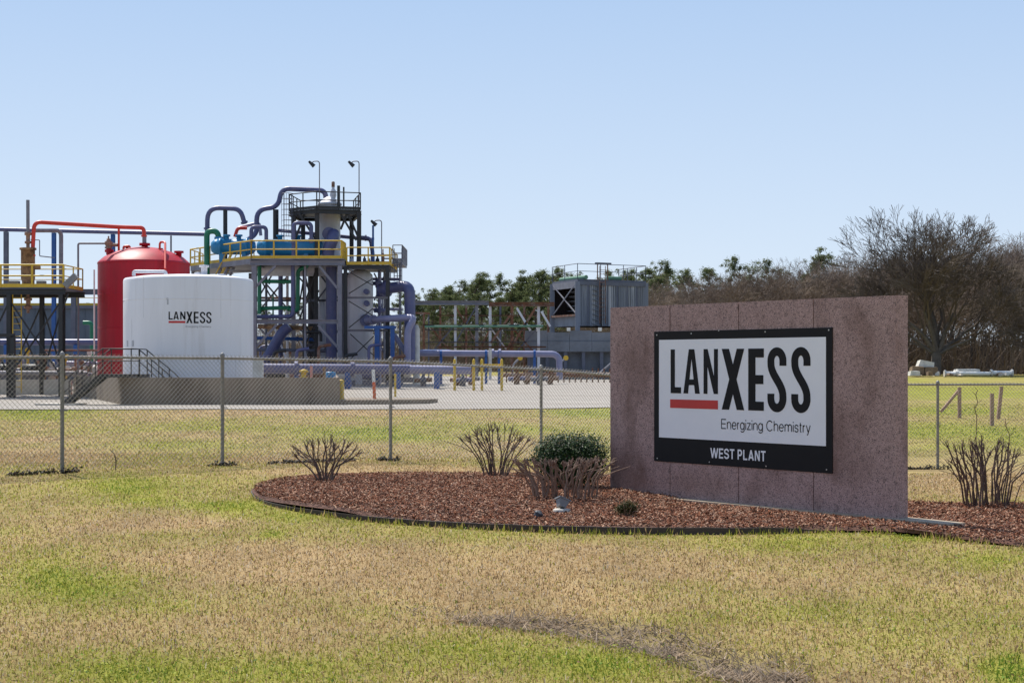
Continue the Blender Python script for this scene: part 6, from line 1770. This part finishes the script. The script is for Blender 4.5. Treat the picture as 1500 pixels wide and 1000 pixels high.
# more pipes and members so the frame reads as crowded as it is
for k, (xa, ya, xb, yb, Y, r_, mt, lab) in enumerate((
    (505, 400, 505, 540, 96.5, 2.2, 'pipe_purple', 'upright purple pipe between the two steel frames'),
    (556, 392, 556, 540, 97, 2.6, 'pipe_lavender', 'upright lavender pipe right of the pale vessel'),
    (563, 395, 563, 540, 98, 1.6, 'steel_grey', 'thin grey conduit right of the pale vessel'),
    (390, 392, 390, 540, 98.5, 1.8, 'steel_slate', 'slate pipe behind the left braces'),
    (421, 395, 421, 540, 99.5, 2.0, 'vessel_pale', 'pale upright pipe behind the green crossover'),
    (376, 436, 500, 438, 99, 1.6, 'steel_rust', 'rusty level pipe across the back of the frame'),
    (376, 402, 500, 403, 98.8, 2.2, 'pipe_purple', 'purple level pipe just below the deck'),
    (505, 452, 590, 453, 98, 2.0, 'pipe_lavender', 'lavender level pipe behind the pale vessel'),
    (505, 408, 586, 409, 98.4, 2.4, 'pipe_purple', 'purple level pipe high behind the pale vessel'),
    (376, 495, 462, 497, 96.8, 2.6, 'pipe_blue', 'blue level pipe low in the frame'))):
    a, b = P(xa, ya, Y), P(xb, yb, Y)
    if yb == 540: b.z = gzf(b.x, Y) - .05
    run('service_pipe', lab, 'pipe', [a, b], S(r_, Y), mt, flanges=((0, .35), (0, .7)))
for (xa, ya, xb, yb, Y) in ((376, 440, 400, 400, 99.2), (400, 440, 376, 400, 99.2), (464, 440, 498, 396, 95.8), (498, 440, 464, 396, 95.8), (464, 528, 498, 480, 95.8), (548, 440, 568, 400, 98), (568, 440, 548, 400, 98), (548, 484, 568, 444, 98), (568, 484, 548, 444, 98), (548, 528, 568, 488, 98), (568, 528, 548, 488, 98)):
    strut(P(xa, ya, Y), P(xb, yb, Y), .09, 'steel_slate')
for (xa, xb, y, Y) in ((464, 498, 440, 95.8), (446, 464, 440, 95), (446, 464, 505, 95), (372, 430, 440, 99.4), (548, 590, 470, 98)):
    beam(xa, xb, y, Y, 'steel_slate', 3)
# gear on the decks
for k, (x, y, Y, h_, r_, mt, lab) in enumerate((
    (515, 388, 95.5, .7, .14, 'vessel_pale', 'leftmost small pot on the right hand deck'), (524, 388, 96, .55, .2, 'steel_rust', 'rusty pot on the right hand deck'),
    (534, 388, 95.6, .8, .10, 'steel_slate', 'slate pot on the right hand deck'), (541, 388, 96.2, .6, .16, 'junk_white', 'white pot on the right hand deck'),
    (561, 388, 95.2, 1.1, .09, 'valve_brown', 'tall thin brown pot on the right hand deck'), (553, 388, 96.0, .8, .12, 'steel_black', 'black pot on the right hand deck'))):
    q = P(x, 0, Y); t = thing('deck_fitting', lab, 'valve', (q.x, Y, zE))
    MB().lathe((q.x, Y, zE), [(r_ * .7, 0), (r_ * .7, h_ * .3), (r_, h_ * .32), (r_, h_ * .7), (r_ * .4, h_ * .8), (r_ * .4, h_), (.01, h_ + .02)], 12).build('body', mt, t)
    MB().tube([(q.x, Y, zE + h_ * .5), (q.x + .7, Y + .1, zE + h_ * .5)], .05, 6).build('branch', 'steel_grey', t)
rd = random.Random(9)
for i in range(13):
    x = 384 + i * 17.5 + rd.uniform(-3, 3); Y = 90.2 + rd.uniform(0, 1.2) if i % 2 else 100 + rd.uniform(0, 3); q = P(x, 0, Y); z = gzf(q.x, Y)
    hh = P(0, rd.uniform(505, 526), Y).z - z
    mt = ['steel_rust', 'steel_black', 'junk_white', 'valve_brown', 'pipe_purple'][i % 5]
    t = thing('process_pump', ['rusty', 'black', 'pale', 'brown', 'purple'][i % 5] + ' pump set at the foot of the steel structure, ' + ORD[i] + ' from the left', 'pump', (q.x, Y, z))
    MB().box((q.x - .45, Y - .3, z - .05), (q.x + .45, Y + .3, z + .35)).build('base', 'steel_slate', t)
    MB().lathe((q.x, Y, z + .65), [(.02, -.5), (.25, -.46), (.3, -.1), (.3, .2), (.16, .3), (.16, .5), (.02, .52)], 14, 'X').build('body', mt, t)
    MB().tube(rounded([(q.x - .1, Y, z + .8), (q.x - .1, Y, z + hh), (q.x + .6, Y, z + hh + .1)], .2, 4), .09, 8).build('discharge_pipe', ['pipe_purple', 'steel_black', 'steel_rust'][i % 3], t)
rdj = random.Random(31)
for k, x in enumerate(sorted(rdj.choice([rdj.uniform(1332, 1380), rdj.uniform(1375, 1490)]) for _ in range(16))):
    w = rdj.uniform(3, 9); hh = rdj.uniform(2.5, 7 if x < 1375 else 4)
    jbox('broken_block', ORD[k] + ' ' + ['white', 'brown', 'pale'][k % 3] + ' broken chunk from the left in the scrap by the wood', x, x + w, 549.5 - hh, 549.8, ['junk_white', 'junk_brown', 'concrete_pale'][k % 3], rdj.uniform(-1.5, 2.5), 'chunk', rdj.uniform(-.3, .3))
# ================================================================== trees
def prisms(segs, sides=3):
    S_ = np.array(segs, np.float32)
    p0, p1, r0, r1 = S_[:, 0:3], S_[:, 3:6], S_[:, 6:7], S_[:, 7:8]
    d = p1 - p0; d /= np.linalg.norm(d, axis=1)[:, None] + 1e-9
    ref = np.where(np.abs(d[:, 2:3]) < .9, np.array([[0, 0, 1.]]), np.array([[1., 0, 0]]))
    u = np.cross(d, ref); u /= np.linalg.norm(u, axis=1)[:, None]; w = np.cross(d, u)
    V = []
    for p, r in ((p0, r0), (p1, r1)):
        for k in range(sides):
            a = 2 * math.pi * k / sides; V.append(p + (u * math.cos(a) + w * math.sin(a)) * r)
    V = np.stack(V, 1).reshape(-1, 3)
    b = np.arange(len(S_))[:, None] * 2 * sides
    Fc = np.concatenate([b + np.array([[k, (k + 1) % sides, sides + (k + 1) % sides, sides + k]]) for k in range(sides)])
    return V, Fc
def grow(rd, H, spread, levels, trunk_h, rmin, forks, tw):
    """recursive bare tree; returns trunk segments and twig segments"""
    big, small = [], []
    def seg(p, q, r0, r1, lv): (big if lv <= 1 else small).append((*p, *q, r0, r1))
    def branch(p, d, L_, r, lv):
        n = 4 if lv < 3 else 3
        cur = p.copy(); dd = d.copy(); rr = r; pts = []
        for i in range(n):
            dd = (dd + Vector((rd.gauss(0, .10), rd.gauss(0, .10), rd.gauss(.02, .07)))).normalized()
            nx = cur + dd * (L_ / n); r2 = max(rmin, r * (1 - .5 * (i + 1) / n))
            seg(cur, nx, rr, r2, lv); pts.append((nx.copy(), dd.copy(), r2)); cur, rr = nx, r2
        if lv >= levels: return
        k = forks[min(lv, len(forks) - 1)]
        for j in range(k):
            i = n - 1 if j < 2 else rd.randrange(0 if lv else 1, n)
            q, dq, rq = pts[i]
            ax = Vector((rd.gauss(0, 1), rd.gauss(0, 1), rd.gauss(0, .35)))
            ax = (ax - dq * ax.dot(dq)).normalized()
            ang = rd.uniform(.35, .95) * spread
            nd = (dq * math.cos(ang) + ax * math.sin(ang)).normalized()
            branch(q, nd, L_ * rd.uniform(.58, .82), rq * rd.uniform(.55, .75), lv + 1)
    return branch, big, small
def bare_tree(name, label, seed, H, spread=1., levels=5, trunk_h=.25, r0=.22, rmin=.016, forks=(5, 4, 4, 4, 3), group=None, limbs=None, twm='wood_twigs'):
    rd = random.Random(seed)
    branch, big, small = grow(rd, H, spread, levels, trunk_h, rmin, forks, 0)
    if limbs is None:
        branch(Vector((0, 0, -.3)), Vector((rd.gauss(0, .04), rd.gauss(0, .04), 1)).normalized(), H * trunk_h, r0, 0)
    else:
        th = H * trunk_h; big.append((0, 0, -.3, .1, 0, th * .5, r0 * 1.15, r0)); big.append((.1, 0, th * .5, .15, 0, th, r0, r0 * .95))
        for (dx, dy, dz, L_, rr) in limbs:
            branch(Vector((.15, 0, th * rd.uniform(.8, 1.0))), Vector((dx, dy, dz)).normalized(), H * L_, r0 * rr, 1)
    arr = np.array(big + small); zmax = max(arr[:, 5].max(), arr[:, 2].max()); k = H / zmax
    t = thing(name, label, 'tree', (0, 0, 0), group)
    V, Fc = prisms(np.array(big) * np.array([k] * 6 + [1, 1]), 6); link('trunk', np_mesh('trunk', V, Fc, True), t, m='tree_bark')
    V, Fc = prisms(np.array(small) * np.array([k] * 6 + [1, 1]), 3); o = link('crown', np_mesh('crown', V, Fc), t, m=twm); o['kind'] = 'stuff'
    return t
def place(root, x, Y, s=1., rz=0.): 
    root.location = (x, Y, gzf(x, Y)); root.rotation_euler = (0, 0, rz); root.scale = (s, s, s)
big = bare_tree('big_bare_tree', 'large spreading bare tree right of the sign with long low limbs', 5, 16.0, .68, 7, .16, .48, .017, (4, 5, 4, 4, 3, 3, 3), twm='big_twigs',
                limbs=((-.75, .1, 1, .30, .6), (-.35, -.3, 1, .34, .62), (.1, .2, 1, .36, .7), (.5, -.2, 1, .33, .6), (1.0, .1, .75, .34, .55), (-1.0, .2, .8, .28, .45), (.3, .5, 1, .30, .5), (1, -.3, .55, .30, .4)))
p = P(1370, 0, 150); place(big, p.x, 150)
WG = 'bare trees of the brown wood'
WL = 'slender leafless tree in the brown wood behind the sign'
protos = [bare_tree('bare_tree', WL, 30 + i, 12., .85, 6, .36, .15, .0105, (5, 4, 3, 3, 3, 3), WG) for i in range(5)]
def canopy(px):     # tree top row of the photograph
    return float(np.interp(px, [560, 900, 950, 1010, 1050, 1100, 1150, 1200, 1240, 1290, 1400, 1450, 1480, 1520, 1700], [440, 405, 402, 396, 392, 388, 382, 370, 360, 358, 360, 352, 338, 336, 330]))
rd = random.Random(77); used = [False] * 5; cnt = 0
RN = ['front', 'second', 'third', 'fourth', 'rearmost']
rows = [(164, 935, 1800, 32), (172, 905, 1800, 28), (184, 880, 1800, 26), (200, 870, 1760, 26), (222, 890, 1720, 24)]
for (Y, xa, xb, step) in rows:
    x = xa; nrow = 0; rn = RN[[r[0] for r in rows].index(Y)]
    while x < xb:
        lab = ORD[nrow] + ' leafless tree from the left in the ' + rn + ' row of the brown wood'; nrow += 1
        px = x + rd.uniform(-8, 8); Yq = Y + rd.uniform(-4, 4)
        top = canopy(px) + abs(rd.gauss(0, 11)) + (4 if Y < 170 else 0)
        if Y < 170 and px < 1050: top += 15
        wp = P(px, top, Yq); z = gzf(wp.x, Yq); h = wp.z - z
        i = rd.randrange(5); pr_ = protos[i]; s = h / 12.
        sc = (s * rd.uniform(.9, 1.15), s * rd.uniform(.9, 1.15), s)
        if not used[i]: used[i] = True; pr_['label'] = lab; pr_.location = (wp.x, Yq, z); pr_.rotation_euler = (0, 0, rd.random() * 6.28); pr_.scale = sc
        else: dup(pr_, (wp.x, Yq, z), rd.random() * 6.28, sc, lab)
        cnt += 1; x += step
# bare trees seen low behind the plant on the left
for k, px in enumerate(sorted(rd.uniform(-80, 1000) for _ in range(46))):
    Yq = rd.uniform(200, 262); wp = P(px, rd.uniform(446, 485), Yq); z = gzf(wp.x, Yq); s = (wp.z - z) / 12.
    dup(protos[k % 5], (wp.x, Yq, z), rd.random() * 6.28, (s * 1.5, s * 1.5, s), ORD[k] + ' low leafless tree from the left behind the plant and pipe rack')['group'] = 'bare trees behind the plant'
# pines
def pine(seed, H, label, group):
    rd = random.Random(seed)
    t = thing('pine_tree', label, 'tree', (0, 0, 0), group)
    k = MB(); bend = [Vector((rd.gauss(0, .12) * i, rd.gauss(0, .12) * i, H * i / 6 - .2)) for i in range(7)]; bend[-1].z = H * .97
    k.tube(bend, [.2, .18, .16, .13, .10, .07, .03], 6); k.build('trunk', 'pine_bark', t)
    def tr(z):
        f = min(5.999, max(0, z / H * 6)); i = int(f); return bend[i].lerp(bend[i + 1], f - i)
    cs, rs, segs = [], [], []
    nz = 40; z0 = rd.uniform(.12, .26)
    for i in range(nz):
        f = z0 + (1 - z0) * (i / (nz - 1)) ** .9; z = H * f
        env = (2.2 * math.sin(min(1, (1.04 - f) / (1 - z0) * 1.15) * math.pi * .62) ** .8 + .25) * H / 13.
        a = i * 2.4 + rd.gauss(0, .5); rr = env * rd.uniform(.35, 1.05); c0 = tr(z)
        c = c0 + Vector((math.cos(a) * rr, math.sin(a) * rr, rd.gauss(.2, .2)))
        segs.append((*(c0 - Vector((0, 0, .3))), *c, .05, .02))
        q = rd.uniform(.55, 1.05) * H / 13.
        for e in range(3):
            cs.append(tuple(c + Vector((rd.gauss(0, .4), rd.gauss(0, .4), rd.gauss(0, .2))))); rs.append((q * rd.uniform(.6, 1.), q * rd.uniform(.6, 1.), q * rd.uniform(.5, .8)))
    V, Fc = prisms(segs, 3); link('limbs', np_mesh('limbs', V, Fc), t, m='pine_bark')
    leaf_cloud('crown', cs, rs, 12000, .115, [(.10, .13, .054), (.135, .16, .066), (.185, .20, .09), (.07, .095, .045)], t, 'pine_needle', shell=.2, aspect=.32, updir=.6)
    return t
PL = 'tall green pine tree behind the pipe rack'; PG = 'pines behind the pipe rack'
pp_ = [pine(60 + i, 13., PL, PG) for i in range(4)]
spots = [(612, 420, 225), (636, 424, 235), (655, 417, 228), (672, 414, 222), (690, 402, 216), (706, 402, 220), (722, 410, 232), (742, 404, 215), (757, 400, 219), (775, 408, 230), (790, 394, 212), (806, 395, 216), (822, 398, 224),
         (838, 402, 232), (858, 405, 226), (880, 400, 235), (902, 404, 240), (925, 396, 236), (940, 392, 230), (968, 386, 222), (983, 398, 230), (1006, 396, 240), (640, 440, 205), (684, 436, 203), (730, 432, 200), (770, 436, 204), (815, 425, 202),
         (1085, 380, 226), (1187, 368, 216), (884, 420, 205), (955, 405, 210), (598, 434, 240), (560, 440, 250), (520, 446, 250), (480, 446, 255), (430, 444, 250), (395, 448, 248), (130, 446, 240), (104, 452, 250), (60, 450, 245), (20, 452, 250), (-30, 448, 250), (1040, 392, 240), (1130, 384, 236),
         (622, 432, 265), (648, 428, 268), (666, 426, 262), (700, 424, 270), (735, 424, 266), (764, 420, 270), (800, 418, 268), (845, 420, 270), (588, 440, 262), (912, 414, 262)]
usedp = [False] * 4
def zone(px): return 0 if px < 200 else 1 if px < 600 else 2 if px < 1030 else 4 if px > 1400 else 3
def ordinal(px): return ORD[sorted(a for a, b, c in spots if zone(a) == zone(px)).index(px)]
for k, (px, top, Yq) in enumerate(spots):
    wp = P(px, top, Yq); z = gzf(wp.x, Yq); s = (wp.z - z) / 13.; i = k % 4
    zn = zone(px)
    if zn == 0: lab, gr = ordinal(px) + ' dark pine from the left behind the left platform and slate building', 'pines behind the left platform'
    elif zn == 1: lab, gr = ordinal(px) + ' dark pine from the left behind the steel process structure', 'pines behind the structure'
    elif zn == 2: lab, gr = ordinal(px) + ' green pine from the left behind the pipe rack and cooling tower', PG
    else: lab, gr = ordinal(px) + ' dark pine crown from the left poking out of the brown wood', 'pines in the brown wood'
    sc = (s * rd.uniform(.9, 1.2), s * rd.uniform(.9, 1.2), s)
    if not usedp[i] and zn == 2: usedp[i] = True; pp_[i]['label'] = lab; pp_[i].location = (wp.x, Yq, z); pp_[i].rotation_euler = (0, 0, rd.random() * 6.28); pp_[i].scale = sc
    else:
        o = dup(pp_[i], (wp.x, Yq, z), rd.random() * 6.28, sc, lab); o['group'] = gr
# brushy undergrowth at the foot of the wood
n = 60000
px = rng.uniform(-80, 1820, n); Yq = np.where(px > 900, rng.uniform(156, 245, n), rng.uniform(198, 275, n))
x = (px - CX) / F * Yq; z = gz(x, Yq)
h = (.6 + 5.5 * rng.random(n) ** 1.4); az = rng.random(n) * 6.28; le = np.abs(rng.normal(0, .6, n))
d = np.stack([np.cos(az) * np.sin(le), np.sin(az) * np.sin(le), np.cos(le)], -1) * h[:, None]
b = np.stack([x, Yq, z - .1], -1)
V, Fc = prisms(np.concatenate([b, b + d, np.full((n, 1), .04), np.full((n, 1), .014)], 1), 3)
tag(link('undergrowth', np_mesh('undergrowth', V, Fc), m='wood_twigs'), 'brown brush and saplings at the foot of the wood', 'undergrowth', kind='stuff')
